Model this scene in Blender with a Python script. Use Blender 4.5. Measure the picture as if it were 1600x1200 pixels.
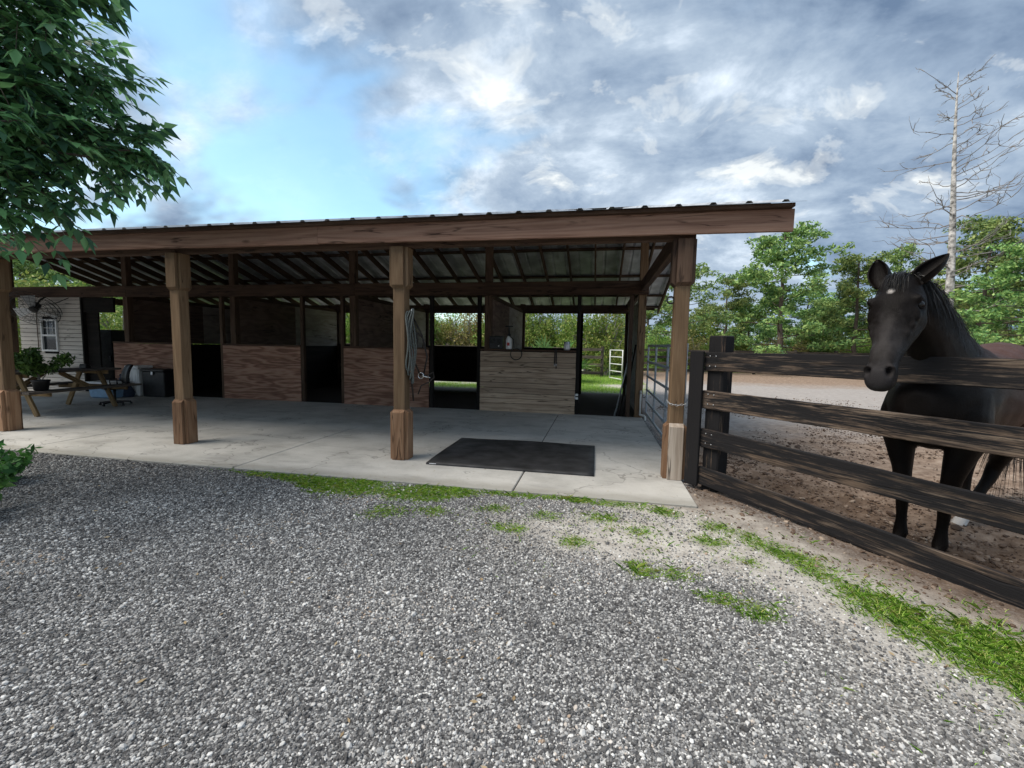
import bpy, math, random
import numpy as np
from mathutils import Matrix, Vector
R = math.radians
random.seed(7); rng = np.random.default_rng(7)
for o in list(bpy.data.objects): bpy.data.objects.remove(o)
S = bpy.context.scene; COL = S.collection

# ------------------------------------------------------------------ camera
CAM = Vector((-0.8148, -4.7344, 1.3430)); F_PX = 681.21
PITCH, ROLL, YAW = 0.08617, 0.01818, -0.19229
def ray(u, v):
    a, b = u-800, v-600; c, s = math.cos(ROLL), math.sin(ROLL)
    a, b = c*a+s*b, -s*a+c*b
    r, up = a/F_PX, -b/F_PX
    d = math.cos(PITCH)+up*math.sin(PITCH); dz = up*math.cos(PITCH)-math.sin(PITCH)
    return Vector((r*math.cos(YAW)+d*math.sin(YAW), -r*math.sin(YAW)+d*math.cos(YAW), dz))
fw = ray(800, 600).normalized(); rt = (ray(900, 600)-ray(800, 600)).normalized(); upv = rt.cross(fw)
cam = bpy.data.cameras.new('camera'); camo = bpy.data.objects.new('camera', cam); COL.objects.link(camo)
camo.matrix_world = Matrix(((rt.x, upv.x, -fw.x, CAM.x), (rt.y, upv.y, -fw.y, CAM.y), (rt.z, upv.z, -fw.z, CAM.z), (0, 0, 0, 1)))
cam.sensor_width = 36; cam.lens = 36*F_PX/1600; cam.clip_start = .05; cam.clip_end = 3000
S.camera = camo

# ------------------------------------------------------------------ light
SUN_EL, SUN_AZ = 56, 205          # azimuth: direction the light comes from, degrees from +X counter-clockwise
sd = Vector((math.cos(R(SUN_EL))*math.cos(R(SUN_AZ)), math.cos(R(SUN_EL))*math.sin(R(SUN_AZ)), math.sin(R(SUN_EL))))
sun = bpy.data.lights.new('sun', 'SUN'); sun.energy = 1.5; sun.angle = R(40); sun.color = (1, .92, .81)
suno = bpy.data.objects.new('sun', sun); COL.objects.link(suno)
suno.rotation_euler = (-sd).to_track_quat('-Z', 'Y').to_euler(); suno.location = sd*60

def nd(nt, t, **kw):
    n = nt.nodes.new(t)
    for k, v in kw.items():
        if k in n.inputs: n.inputs[k].default_value = v
        else: setattr(n, k, v)
    return n
def lk(nt, a, b): nt.links.new(a, b)
def ramp(nt, fac, stops, interp='LINEAR'):
    n = nt.nodes.new('ShaderNodeValToRGB'); n.color_ramp.interpolation = interp
    cr = n.color_ramp
    while len(cr.elements) < len(stops): cr.elements.new(.5)
    for e, (p, c) in zip(cr.elements, stops):
        e.position = p; e.color = (c[0], c[1], c[2], 1) if hasattr(c, '__len__') else (c, c, c, 1)
    if fac is not None: lk(nt, fac, n.inputs[0])
    return n
def math_(nt, op, a, b=None, c=None, clamp=False):
    n = nt.nodes.new('ShaderNodeMath'); n.operation = op; n.use_clamp = clamp
    for i, x in enumerate((a, b, c)):
        if x is None: continue
        if isinstance(x, (int, float)): n.inputs[i].default_value = x
        else: lk(nt, x, n.inputs[i])
    return n.outputs[0]
def mixc(nt, fac, a, b, mode='MIX'):
    n = nt.nodes.new('ShaderNodeMix'); n.data_type = 'RGBA'; n.blend_type = mode
    for sock, x in ((n.inputs[0], fac), (n.inputs[6], a), (n.inputs[7], b)):
        if isinstance(x, (int, float)): sock.default_value = x
        elif isinstance(x, (tuple, list)): sock.default_value = (x[0], x[1], x[2], 1)
        else: lk(nt, x, sock)
    return n.outputs[2]

W = bpy.data.worlds.new('World'); S.world = W; W.use_nodes = True
nt = W.node_tree; nt.nodes.clear()
wo = nd(nt, 'ShaderNodeOutputWorld'); bg = nd(nt, 'ShaderNodeBackground'); bg.inputs[1].default_value = .1
sky = nd(nt, 'ShaderNodeTexSky'); sky.sky_type = 'NISHITA'; sky.sun_disc = False
sky.sun_elevation = R(SUN_EL); sky.sun_rotation = R(90-SUN_AZ); sky.air_density = 1.0; sky.dust_density = .6; sky.ozone_density = 1.6
tc = nd(nt, 'ShaderNodeTexCoord'); sep = nd(nt, 'ShaderNodeSeparateXYZ'); lk(nt, tc.outputs['Generated'], sep.inputs[0])
zz = math_(nt, 'ADD', math_(nt, 'MAXIMUM', sep.outputs[2], 0.0), .42)
cmb = nd(nt, 'ShaderNodeCombineXYZ')
lk(nt, math_(nt, 'DIVIDE', sep.outputs[0], zz), cmb.inputs[0]); lk(nt, math_(nt, 'DIVIDE', sep.outputs[1], zz), cmb.inputs[1])
def wnoise(scale, detail, loc, rough=.55, dist=0.):
    m = nd(nt, 'ShaderNodeMapping'); m.inputs['Location'].default_value = loc; m.inputs['Scale'].default_value = (1, 1.25, 1); lk(nt, cmb.outputs[0], m.inputs[0])
    n = nd(nt, 'ShaderNodeTexNoise'); n.inputs['Scale'].default_value = scale; n.inputs['Detail'].default_value = detail
    n.inputs['Roughness'].default_value = rough; n.inputs['Distortion'].default_value = dist; lk(nt, m.outputs[0], n.inputs['Vector']); return n.outputs[0]
def wlobe(u, v, width):            # soft broad region of the cloud deck around a direction
    d = ray(u, v).normalized(); n = nd(nt, 'ShaderNodeVectorMath'); n.operation = 'DOT_PRODUCT'
    lk(nt, tc.outputs['Generated'], n.inputs[0]); n.inputs[1].default_value = d
    return math_(nt, 'POWER', math_(nt, 'MAXIMUM', n.outputs['Value'], 0.), width)
cov = wnoise(1.7, 4, (3.1, 1.4, 0), .58, .25)
cov = math_(nt, 'SUBTRACT', cov, math_(nt, 'MULTIPLY', wlobe(470, 270, 30), .20))
cov = math_(nt, 'SUBTRACT', cov, math_(nt, 'MULTIPLY', wlobe(170, 330, 40), .12))
cov = math_(nt, 'ADD', cov, math_(nt, 'MULTIPLY', wlobe(1250, 160, 4), .12))
covm = ramp(nt, cov, [(.31, .12), (.50, 1)], 'EASE').outputs[0]
thick = wnoise(3.6, 6, (7.7, 2.2, 0), .60, .2)
thick = math_(nt, 'ADD', thick, math_(nt, 'MULTIPLY', wlobe(1650, 330, 12), .13))
thick = math_(nt, 'SUBTRACT', thick, math_(nt, 'MULTIPLY', wlobe(770, 70, 110), .12))
thick = math_(nt, 'SUBTRACT', thick, math_(nt, 'MULTIPLY', wlobe(1200, 350, 90), .10))
k = 4.5
ccol = ramp(nt, thick, [(.25, (1.0*k, 1.0*k, .98*k)), (.34, (.66*k, .75*k, .85*k)), (.46, (.40*k, .49*k, .60*k)), (.58, (.27*k, .355*k, .475*k)), (.74, (.13*k, .195*k, .305*k))])
brk = wnoise(5.2, 5, (1.3, 8.8, 0), .6, .4)
brk = math_(nt, 'ADD', brk, math_(nt, 'MULTIPLY', wlobe(770, 90, 40), .11))
brk = ramp(nt, math_(nt, 'ADD', brk, math_(nt, 'MULTIPLY', wlobe(1180, 290, 120), .10)), [(.575, 0), (.64, .35), (.74, 1)], 'EASE').outputs[0]
skyc = mixc(nt, 1.0, sky.outputs[0], (.98, 1.12, 1.0), 'MULTIPLY')
lk(nt, mixc(nt, covm, skyc, mixc(nt, math_(nt, 'MULTIPLY', brk, .7), ccol.outputs[0], (.93*k, .95*k, .92*k))), bg.inputs[0]); lk(nt, bg.outputs[0], wo.inputs[0])
S.view_settings.view_transform = 'Standard'; S.view_settings.look = 'None'; S.view_settings.exposure = 1.5; S.view_settings.gamma = 1
S.view_settings.use_curve_mapping = False
S.cycles.max_bounces = 4; S.cycles.diffuse_bounces = 3; S.cycles.glossy_bounces = 2; S.cycles.transparent_max_bounces = 4; S.cycles.transmission_bounces = 2

# ------------------------------------------------------------------ helpers
def Wm(o): return (Wm(o.parent) @ o.matrix_basis) if o.parent else o.matrix_basis.copy()
def place(o, M, parent=None):
    COL.objects.link(o)
    if parent: o.parent = parent; o.matrix_basis = Wm(parent).inverted() @ M
    else: o.matrix_basis = M
    return o
def tag(o, label=None, cat=None, group=None, kind=None):
    if label: o['label'] = label
    if cat: o['category'] = cat
    if group: o['group'] = group
    if kind: o['kind'] = kind
    return o
def empty(name, loc, label=None, cat=None, group=None, rz=0., parent=None):
    o = bpy.data.objects.new(name, None); o.empty_display_size = .1
    place(o, Matrix.Translation(loc) @ Matrix.Rotation(rz, 4, 'Z'), parent); return tag(o, label, cat, group)
def mk(name, verts, faces, mat, parent=None, M=None, smooth=False):
    me = bpy.data.meshes.new(name); me.from_pydata([tuple(v) for v in verts], [], [tuple(f) for f in faces]); me.update()
    if mat: me.materials.append(mat)
    if smooth: me.polygons.foreach_set('use_smooth', [True]*len(me.polygons))
    return place(bpy.data.objects.new(name, me), M or Matrix.Identity(4), parent)
def mkdata(name, me, parent=None, M=None): return place(bpy.data.objects.new(name, me), M or Matrix.Identity(4), parent)
def boxgeo(L, w, h, b):
    vs = []; idx = {}
    for sx in (-1, 1):
        for sy in (-1, 1):
            for sz in (-1, 1):
                for ax in range(3):
                    p = [sx*L/2, sy*w/2, sz*h/2]
                    for a in range(3):
                        if a != ax: p[a] -= (sx, sy, sz)[a]*b
                    idx[sx, sy, sz, ax] = len(vs); vs.append(p)
    fs = []
    for ax in range(3):
        o1, o2 = [a for a in range(3) if a != ax]
        for s in (-1, 1):
            q = []
            for a, c in ((-1, -1), (1, -1), (1, 1), (-1, 1)):
                k_ = [0, 0, 0]; k_[ax] = s; k_[o1] = a; k_[o2] = c; q.append(idx[k_[0], k_[1], k_[2], ax])
            if (s > 0) == (ax == 1): q.reverse()
            fs.append(q)
        for a in (-1, 1):
            for c in (-1, 1):
                q = []
                for s, axx in ((-1, o1), (1, o1), (1, o2), (-1, o2)):
                    k_ = [0, 0, 0]; k_[ax] = s; k_[o1] = a; k_[o2] = c; q.append(idx[k_[0], k_[1], k_[2], axx])
                fs.append(q)
    for sx in (-1, 1):
        for sy in (-1, 1):
            for sz in (-1, 1): fs.append([idx[sx, sy, sz, a] for a in range(3)])
    return vs, fs
_bc = {}
def boxmesh(name, L, w, h, mat, b=.004):
    key = (round(L, 4), round(w, 4), round(h, 4), mat.name, b)
    if key not in _bc:
        v, f = boxgeo(L, w, h, min(b, L*.3, w*.3, h*.3))
        me = bpy.data.meshes.new(name); me.from_pydata(v, [], f); me.update(); me.materials.append(mat)
        import bmesh
        bm = bmesh.new(); bm.from_mesh(me); bmesh.ops.recalc_face_normals(bm, faces=bm.faces); bm.to_mesh(me); bm.free()
        _bc[key] = me
    return _bc[key]
def frame(p0, p1, up=(0, 0, 1), roll=0.):
    x = (Vector(p1)-Vector(p0)).normalized(); u = Vector(up)
    if abs(x.dot(u)) > .98: u = Vector((0, 1, 0))
    y = u.cross(x).normalized(); z = x.cross(y); c = (Vector(p0)+Vector(p1))/2
    M = Matrix(((x.x, y.x, z.x, c.x), (x.y, y.y, z.y, c.y), (x.z, y.z, z.z, c.z), (0, 0, 0, 1)))
    return M @ Matrix.Rotation(roll, 4, 'X')
def board(name, p0, p1, w, h, mat, parent=None, up=(0, 0, 1), b=.004, roll=0.):
    """a straight timber: local X along its length, w across, h along up"""
    L = (Vector(p1)-Vector(p0)).length
    return mkdata(name, boxmesh(name, L, w, h, mat, b), parent, frame(p0, p1, up, roll))
def wavy(name, p0, p1, w, h, mat, parent, amp=.004, seed=0, n=28):
    """a sawn board that bows a little, with worn, chipped edges"""
    L = (Vector(p1)-Vector(p0)).length; rg = np.random.default_rng(seed); vs, fs = [], []
    ph = rg.uniform(0, 6, 4)
    for i in range(n+1):
        x = -L/2+L*i/n; by = amp*math.sin(x*1.7+ph[0])+amp*.5*math.sin(x*4.1+ph[1]); bz = amp*1.2*math.sin(x*1.3+ph[2])
        e = [max(0, rg.normal(0, amp*.45)) for _ in range(4)]; c = .005
        hw, hh = w/2, h/2
        for y, z in ((-hw, -hh+c+e[0]), (-hw+c, -hh+e[0]), (hw-c, -hh+e[1]), (hw, -hh+c+e[1]), (hw, hh-c-e[2]), (hw-c, hh-e[2]), (-hw+c, hh-e[3]), (-hw, hh-c-e[3])): vs.append((x, y+by, z+bz))
    for i in range(n):
        for k_ in range(8): fs.append((i*8+k_, i*8+(k_+1) % 8, (i+1)*8+(k_+1) % 8, (i+1)*8+k_))
    fs.append(tuple(range(8))); fs.append(tuple(range(n*8, n*8+8))[::-1])
    return mk(name, vs, [q[::-1] for q in fs], mat, parent, frame(p0, p1))
def boxo(name, c, size, mat, parent=None, b=.004, rz=0.):
    return mkdata(name, boxmesh(name, size[0], size[1], size[2], mat, b), parent, Matrix.Translation(c) @ Matrix.Rotation(rz, 4, 'Z'))
def tubegeo(pts, r, n=8, cap=True):
    pts = [Vector(p) for p in pts]; rs = r if hasattr(r, '__len__') else [r]*len(pts)
    vs, fs = [], []; prev = None
    for i, p in enumerate(pts):
        t = (pts[min(i+1, len(pts)-1)]-pts[max(i-1, 0)]).normalized()
        if prev is None:
            a = Vector((0, 0, 1)) if abs(t.z) < .9 else Vector((1, 0, 0)); u = t.cross(a).normalized()
        else:
            u = (prev-t*prev.dot(t)); u = u.normalized() if u.length > 1e-6 else t.orthogonal().normalized()
        prev = u; v = t.cross(u)
        for k_ in range(n):
            a = 2*math.pi*k_/n; vs.append(p+(u*math.cos(a)+v*math.sin(a))*rs[i])
    for i in range(len(pts)-1):
        for k_ in range(n): fs.append((i*n+k_, i*n+(k_+1) % n, (i+1)*n+(k_+1) % n, (i+1)*n+k_))
    if cap: fs.append(tuple(range(n))[::-1]); fs.append(tuple(range((len(pts)-1)*n, len(pts)*n)))
    return vs, fs
def tube(name, pts, r, mat, parent=None, n=8):
    o0 = Vector(pts[0]); v, f = tubegeo([Vector(p)-o0 for p in pts], r, n)
    return mk(name, v, f, mat, parent, Matrix.Translation(o0), smooth=True)
def joingeo(gs):
    V, Fc = [], []
    for v, f in gs:
        k_ = len(V); V += [tuple(x) for x in v]; Fc += [tuple(i+k_ for i in q) for q in f]
    return V, Fc
def lathe(name, prof, mat, parent=None, M=None, n=20):
    vs, fs = [], []
    for r, z in prof:
        for k_ in range(n): a = 2*math.pi*k_/n; vs.append((r*math.cos(a), r*math.sin(a), z))
    for i in range(len(prof)-1):
        for k_ in range(n): fs.append((i*n+k_, i*n+(k_+1) % n, (i+1)*n+(k_+1) % n, (i+1)*n+k_))
    fs.append(tuple(range(n))[::-1]); fs.append(tuple(range((len(prof)-1)*n, len(prof)*n)))
    return mk(name, vs, fs, mat, parent, M, smooth=True)
def circ(c, r, ax1, ax2, n=24, a0=0., a1=2*math.pi):
    c = Vector(c); ax1 = Vector(ax1); ax2 = Vector(ax2)
    return [c+(ax1*math.cos(a0+(a1-a0)*i/n)+ax2*math.sin(a0+(a1-a0)*i/n))*r for i in range(n+1)]
def copy_tree(o, M, label=None, parent=None):
    c = o.copy(); COL.objects.link(c); c.parent = parent
    if parent is None: c.matrix_basis = M
    if label: c['label'] = label
    for ch in o.children: copy_tree(ch, None, None, c)
    return c
# lattice noise for layout masks
_lat = rng.random((256, 256))
def vnoise(x, y):
    xi = np.floor(x).astype(int); yi = np.floor(y).astype(int); fx = x-xi; fy = y-yi
    fx = fx*fx*(3-2*fx); fy = fy*fy*(3-2*fy); g = lambda a, b: _lat[a % 256, b % 256]
    return (g(xi, yi)*(1-fx)+g(xi+1, yi)*fx)*(1-fy)+(g(xi, yi+1)*(1-fx)+g(xi+1, yi+1)*fx)*fy
def fbm(x, y, o=4):
    t = 0; a = .5
    for i in range(o): t = t+a*vnoise(x*2**i+17*i, y*2**i+9*i); a *= .5
    return t/(1-.5**o)
def sst(a, b, x): t = np.clip((x-a)/(b-a), 0, 1); return t*t*(3-2*t)

# ------------------------------------------------------------------ materials
def newmat(name, rough=.8, spec=.3):
    m = bpy.data.materials.new(name); m.use_nodes = True; n = m.node_tree; p = n.nodes['Principled BSDF']
    p.inputs['Roughness'].default_value = rough; p.inputs['Specular IOR Level'].default_value = spec
    return m, n, p
def plain(name, col, rough=.6, metal=0., var=.12, scale=12., spec=.4, bump=0.):
    m, n, p = newmat(name, rough, spec); p.inputs['Metallic'].default_value = metal
    t = nd(n, 'ShaderNodeTexCoord'); x = nd(n, 'ShaderNodeTexNoise'); x.inputs['Scale'].default_value = scale; x.inputs['Detail'].default_value = 6
    lk(n, t.outputs['Object'], x.inputs['Vector'])
    r = ramp(n, x.outputs[0], [(.3, [c*(1-var*1.6) for c in col]), (.7, [min(1, c*(1+var)) for c in col])]); lk(n, r.outputs[0], p.inputs['Base Color'])
    rr = ramp(n, x.outputs[0], [(.3, min(1, rough+.12)), (.7, max(0, rough-.08))]); lk(n, rr.outputs[0], p.inputs['Roughness'])
    if bump:
        b = nd(n, 'ShaderNodeBump'); b.inputs['Strength'].default_value = bump; b.inputs['Distance'].default_value = .01; lk(n, x.outputs[0], b.inputs['Height']); lk(n, b.outputs[0], p.inputs['Normal'])
    return m
def wood(name, dark, mid, light, rings=26., stretch=.55, across=6.5, var=.35, stain=.5, rough=.85, paint=None, paint_amt=.55, bump=.35, knots=True, figw=.26, checks=.8):
    """boards with growth-ring figure along local X, fine fibre, blotchy stain; paint = colour of old flaking paint"""
    m, n, p = newmat(name, rough, .25)
    t = nd(n, 'ShaderNodeTexCoord'); oi = nd(n, 'ShaderNodeObjectInfo')
    off = nd(n, 'ShaderNodeVectorMath'); off.operation = 'SCALE'; off.inputs[0].default_value = (31., 17., 23.); lk(n, oi.outputs['Random'], off.inputs['Scale'])
    ad = nd(n, 'ShaderNodeVectorMath'); ad.operation = 'ADD'; lk(n, t.outputs['Object'], ad.inputs[0]); lk(n, off.outputs[0], ad.inputs[1])
    def tex(sc, scale, det, rgh=.5, dist=0.):
        mp = nd(n, 'ShaderNodeMapping'); mp.inputs['Scale'].default_value = sc; lk(n, ad.outputs[0], mp.inputs[0])
        x = nd(n, 'ShaderNodeTexNoise'); x.inputs['Scale'].default_value = scale; x.inputs['Detail'].default_value = det; x.inputs['Roughness'].default_value = rgh; x.inputs['Distortion'].default_value = dist
        lk(n, mp.outputs[0], x.inputs['Vector']); return x.outputs[0]
    base = tex((stretch, across, across), 1.0, 2.5, .45)
    fig = math_(n, 'MULTIPLY_ADD', math_(n, 'SINE', math_(n, 'MULTIPLY', base, rings*2.2)), .5, .5)
    fib = tex((3., 120., 120.), 1.0, 4., .6)
    v = math_(n, 'ADD', math_(n, 'MULTIPLY', fig, figw), math_(n, 'MULTIPLY_ADD', fib, .7, .5-figw*.5-.35))
    c = ramp(n, v, [(.15, dark), (.5, mid), (.85, light)]).outputs[0]
    if knots:
        mp = nd(n, 'ShaderNodeMapping'); mp.inputs['Scale'].default_value = (2.3, 6.5, 6.5); lk(n, ad.outputs[0], mp.inputs[0])
        vo = nd(n, 'ShaderNodeTexVoronoi'); vo.inputs['Scale'].default_value = 1.; vo.inputs['Randomness'].default_value = 1; lk(n, mp.outputs[0], vo.inputs['Vector'])
        kf = ramp(n, vo.outputs['Distance'], [(.05, 1), (.16, 0)]).outputs[0]
        c = mixc(n, math_(n, 'MULTIPLY', kf, .75), c, [x*.45 for x in dark])
    st = tex((.9, 2.6, 2.6), 1.3, 5., .6)
    c = mixc(n, math_(n, 'MULTIPLY', ramp(n, st, [(.38, 0), (.72, 1)]).outputs[0], stain), c, [x*.55 for x in dark])
    rv = math_(n, 'MULTIPLY_ADD', oi.outputs['Random'], var*2, 1-var)
    c = mixc(n, 1., c, mixc(n, 1., (1, 1, 1), rv, 'MULTIPLY'), 'MULTIPLY')
    ck = ramp(n, math_(n, 'ABSOLUTE', math_(n, 'SUBTRACT', tex((.7, 9., 9.), 1., 3., .5, .3), .5)), [(.004, 1), (.016, 0)]).outputs[0]
    ckm = math_(n, 'MULTIPLY', ck, ramp(n, tex((1.1, 3., 3.), 1.7, 2.), [(.5, 0), (.6, 1)]).outputs[0])
    c = mixc(n, math_(n, 'MULTIPLY', ckm, checks), c, [x*.2 for x in dark])
    h = math_(n, 'SUBTRACT', math_(n, 'ADD', fib, math_(n, 'MULTIPLY', fig, .4)), math_(n, 'MULTIPLY', ckm, checks))
    if paint:
        pm = math_(n, 'ADD', math_(n, 'MULTIPLY', tex((1.3, 11., 11.), 1.0, 8., .72), .75), math_(n, 'MULTIPLY', fib, .3))
        pm = math_(n, 'ADD', pm, math_(n, 'MULTIPLY_ADD', oi.outputs['Random'], .05, -.025))
        pf = ramp(n, pm, [(paint_amt-.05, 1), (paint_amt+.06, 0)]).outputs[0]
        c = mixc(n, pf, c, paint); h = math_(n, 'ADD', h, math_(n, 'MULTIPLY', pf, .35))
    lk(n, c, p.inputs['Base Color'])
    b = nd(n, 'ShaderNodeBump'); b.inputs['Strength'].default_value = bump; b.inputs['Distance'].default_value = .006; lk(n, h, b.inputs['Height']); lk(n, b.outputs[0], p.inputs['Normal'])
    return m
M_POST = wood('treated_post_wood', figw=.16, dark=(.085, .05, .028), mid=(.19, .12, .068), light=(.28, .19, .115), rings=18, stain=.25, var=.15)
M_TRIM = wood('cedar_trim_wood', (.15, .075, .04), (.29, .165, .095), (.37, .235, .145), rings=20, stain=.4, var=.25)
M_TRIMP = wood('bleached_trim_wood', (.24, .185, .14), (.42, .345, .28), (.52, .45, .38), rings=18, stain=.15, var=.12)
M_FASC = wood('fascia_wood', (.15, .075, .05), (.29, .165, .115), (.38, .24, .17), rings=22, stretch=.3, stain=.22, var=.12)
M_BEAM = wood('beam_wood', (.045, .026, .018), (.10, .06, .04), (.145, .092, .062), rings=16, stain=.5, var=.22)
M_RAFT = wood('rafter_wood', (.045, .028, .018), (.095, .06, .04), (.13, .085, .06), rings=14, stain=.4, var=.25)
M_PLY = wood('plywood', figw=.42, dark=(.14, .068, .047), mid=(.36, .195, .135), light=(.48, .31, .225), rings=17, stretch=.9, across=6.5, stain=.45, var=.18, knots=False, checks=.2)
M_PLYD = wood('dark_plywood', (.11, .07, .055), (.2, .135, .11), (.28, .21, .17), rings=20, stretch=.8, across=3., stain=.5, var=.2, knots=False)
M_PLYG = wood('grey_plywood', (.24, .2, .175), (.38, .335, .3), (.48, .43, .39), rings=18, stretch=.8, across=3., stain=.4, var=.12, knots=False)
M_PLANK = wood('barn_plank_wood', (.26, .18, .125), (.46, .345, .25), (.57, .45, .335), rings=20, stain=.35, var=.2)
M_BLACKW = wood('black_stained_wood', (.008, .007, .006), (.016, .013, .011), (.03, .024, .02), rings=12, stain=.3, var=.3)
M_FENCE = wood('flaking_fence_wood', (.07, .046, .032), (.155, .11, .08), (.25, .195, .15), rings=16, stain=.3, var=.2, paint=(.012, .011, .012), paint_amt=.565, bump=.7)
M_FENCEP = wood('painted_fence_post_wood', (.07, .045, .03), (.15, .1, .07), (.2, .15, .1), rings=16, stain=.3, var=.1, paint=(.012, .011, .012), paint_amt=.66, bump=.5)
M_FARF = wood('far_fence_wood', (.05, .04, .03), (.11, .088, .068), (.17, .14, .11), stain=.5, paint=(.02, .018, .017), paint_amt=.5)
M_TABLE = wood('weathered_table_wood', (.05, .04, .033), (.10, .083, .07), (.15, .125, .105), stain=.4)
M_LEGW = wood('table_leg_wood', (.13, .085, .04), (.25, .17, .085), (.33, .23, .13), stain=.3)
M_SIDE = wood('pale_siding', (.42, .38, .34), (.58, .54, .49), (.66, .62, .57), rings=8, stain=.12, var=.08, knots=False, bump=.15)
M_WHITE = plain('white_paint', (.75, .75, .74), .45, var=.06)
M_STEEL = plain('galvanised_steel', (.5, .52, .54), .42, .85, .15, 30)
M_GATE = plain('grey_gate_paint', (.36, .40, .44), .4, .35, .15, 25)
M_ROOF = plain('galvanised_roof', (.46, .48, .51), .5, .3, .25, 2.5)
M_BLACK = plain('black_plastic', (.012, .012, .013), .45, var=.2)
M_RUB = plain('hose_rubber', (.02, .022, .02), .6)
M_ROPE = plain('rope', (.12, .13, .12), .9, var=.3, scale=90)
M_LEATH = plain('leather', (.02, .013, .01), .5, var=.3)
M_BLUE = plain('blue_tub_plastic', (.22, .36, .52), .4, var=.08)
M_NAVY = plain('navy_cloth', (.035, .05, .085), .85, var=.2)
M_PVC = plain('pvc', (.7, .7, .67), .35, var=.08)
M_CHROME = plain('chrome', (.7, .7, .7), .15, 1., .05)
M_RED = plain('red_print', (.4, .03, .03), .5)
M_MAT = plain('rubber_mat', (.022, .022, .024), .62, var=.45, scale=5, bump=.3)
M_BOTTLE = plain('bottle_plastic', (.18, .3, .24), .15, var=.1)
m, n, p = newmat('window_glass', .05, .6); p.inputs['Base Color'].default_value = (.02, .025, .03, 1); M_GLASS = m

def concrete():
    m, n, p = newmat('concrete', .85, .25)
    t = nd(n, 'ShaderNodeNewGeometry')
    def tex(s, d, r=.6, sc=(1, 1, 1)):
        mp = nd(n, 'ShaderNodeMapping'); mp.inputs['Scale'].default_value = sc; lk(n, t.outputs['Position'], mp.inputs[0])
        x = nd(n, 'ShaderNodeTexNoise'); x.inputs['Scale'].default_value = s; x.inputs['Detail'].default_value = d; x.inputs['Roughness'].default_value = r; lk(n, mp.outputs[0], x.inputs['Vector']); return x.outputs[0]
    a = tex(1.1, 8, .65); c = ramp(n, a, [(.3, (.33, .32, .295)), (.5, (.47, .455, .425)), (.72, (.56, .545, .51))]).outputs[0]
    st = ramp(n, tex(1.6, 7, .7, (.6, 1.6, 1)), [(.5, 0), (.66, 1)]).outputs[0]
    c = mixc(n, math_(n, 'MULTIPLY', st, .42), c, (.17, .165, .155))
    sep_ = nd(n, 'ShaderNodeSeparateXYZ'); lk(n, t.outputs['Position'], sep_.inputs[0])
    wash = ramp(n, math_(n, 'ADD', math_(n, 'MULTIPLY', sep_.outputs[1], -1.), math_(n, 'MULTIPLY', tex(2.2, 6, .7), .5)), [(.86, 0), (1.06, 1)]).outputs[0]
    c = mixc(n, math_(n, 'MULTIPLY', wash, .5), c, (.2, .185, .15))           # soil washed onto the front edge
    ck = ramp(n, math_(n, 'ABSOLUTE', math_(n, 'SUBTRACT', tex(.55, 5, .55), .5)), [(.0015, 1), (.004, 0)]).outputs[0]; c = mixc(n, math_(n, 'MULTIPLY', ck, .6), c, (.1, .095, .085))
    sp = ramp(n, tex(38, 3, .6), [(.62, 0), (.70, 1)]).outputs[0]; c = mixc(n, math_(n, 'MULTIPLY', sp, .35), c, (.13, .12, .1))
    lk(n, c, p.inputs['Base Color'])
    b = nd(n, 'ShaderNodeBump'); b.inputs['Strength'].default_value = .25; b.inputs['Distance'].default_value = .004; lk(n, tex(120, 4), b.inputs['Height']); lk(n, b.outputs[0], p.inputs['Normal'])
    return m
M_CONC = concrete()
def leafmat(name, cols, trans=.25, rough=.55):
    m, n, p = newmat(name, rough, .3); g = nd(n, 'ShaderNodeNewGeometry')
    r = ramp(n, g.outputs['Random Per Island'], [(i/(len(cols)-1), c) for i, c in enumerate(cols)])
    oi = nd(n, 'ShaderNodeObjectInfo')
    hs = nd(n, 'ShaderNodeHueSaturation'); lk(n, r.outputs[0], hs.inputs['Color'])
    lk(n, math_(n, 'MULTIPLY_ADD', oi.outputs['Random'], .05, .475), hs.inputs['Hue']); lk(n, math_(n, 'MULTIPLY_ADD', oi.outputs['Random'], .4, .8), hs.inputs['Value'])
    lk(n, hs.outputs[0], p.inputs['Base Color'])
    tr = nd(n, 'ShaderNodeBsdfTranslucent'); lk(n, hs.outputs[0], tr.inputs[0]); mx = nd(n, 'ShaderNodeMixShader'); mx.inputs[0].default_value = trans
    out = [x for x in n.nodes if x.type == 'OUTPUT_MATERIAL'][0]
    lk(n, p.outputs[0], mx.inputs[1]); lk(n, tr.outputs[0], mx.inputs[2]); lk(n, mx.outputs[0], out.inputs[0]); return m
M_LEAF = leafmat('broad_leaf', [(0.0351, 0.0916, 0.0551), (0.0877, 0.195, 0.0867), (0.16, 0.314, 0.118), (0.264, 0.444, 0.197)], .3)
M_SHRUB = leafmat('shrub_leaf', [(0.0718, 0.148, 0.029), (0.16, 0.295, 0.0508), (0.271, 0.383, 0.0798), (0.415, 0.434, 0.131)], .3)
M_SHRUBY = leafmat('dry_shrub_leaf', [(0.116, 0.145, 0.0435), (0.261, 0.261, 0.0725), (0.392, 0.319, 0.109), (0.493, 0.42, 0.203)], .3)
M_PINE = leafmat('pine_needles', [(0.0705, 0.148, 0.05), (0.159, 0.268, 0.0827), (0.282, 0.403, 0.125), (0.424, 0.51, 0.162)], .2)
M_PALM = leafmat('palmetto_leaf', [(0.102, 0.217, 0.058), (0.189, 0.348, 0.102), (0.275, 0.435, 0.145)], .25)
M_WEED = leafmat('weed_leaf', [(0.026, 0.078, 0.0195), (0.065, 0.156, 0.039), (0.117, 0.26, 0.052)], .3)
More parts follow.
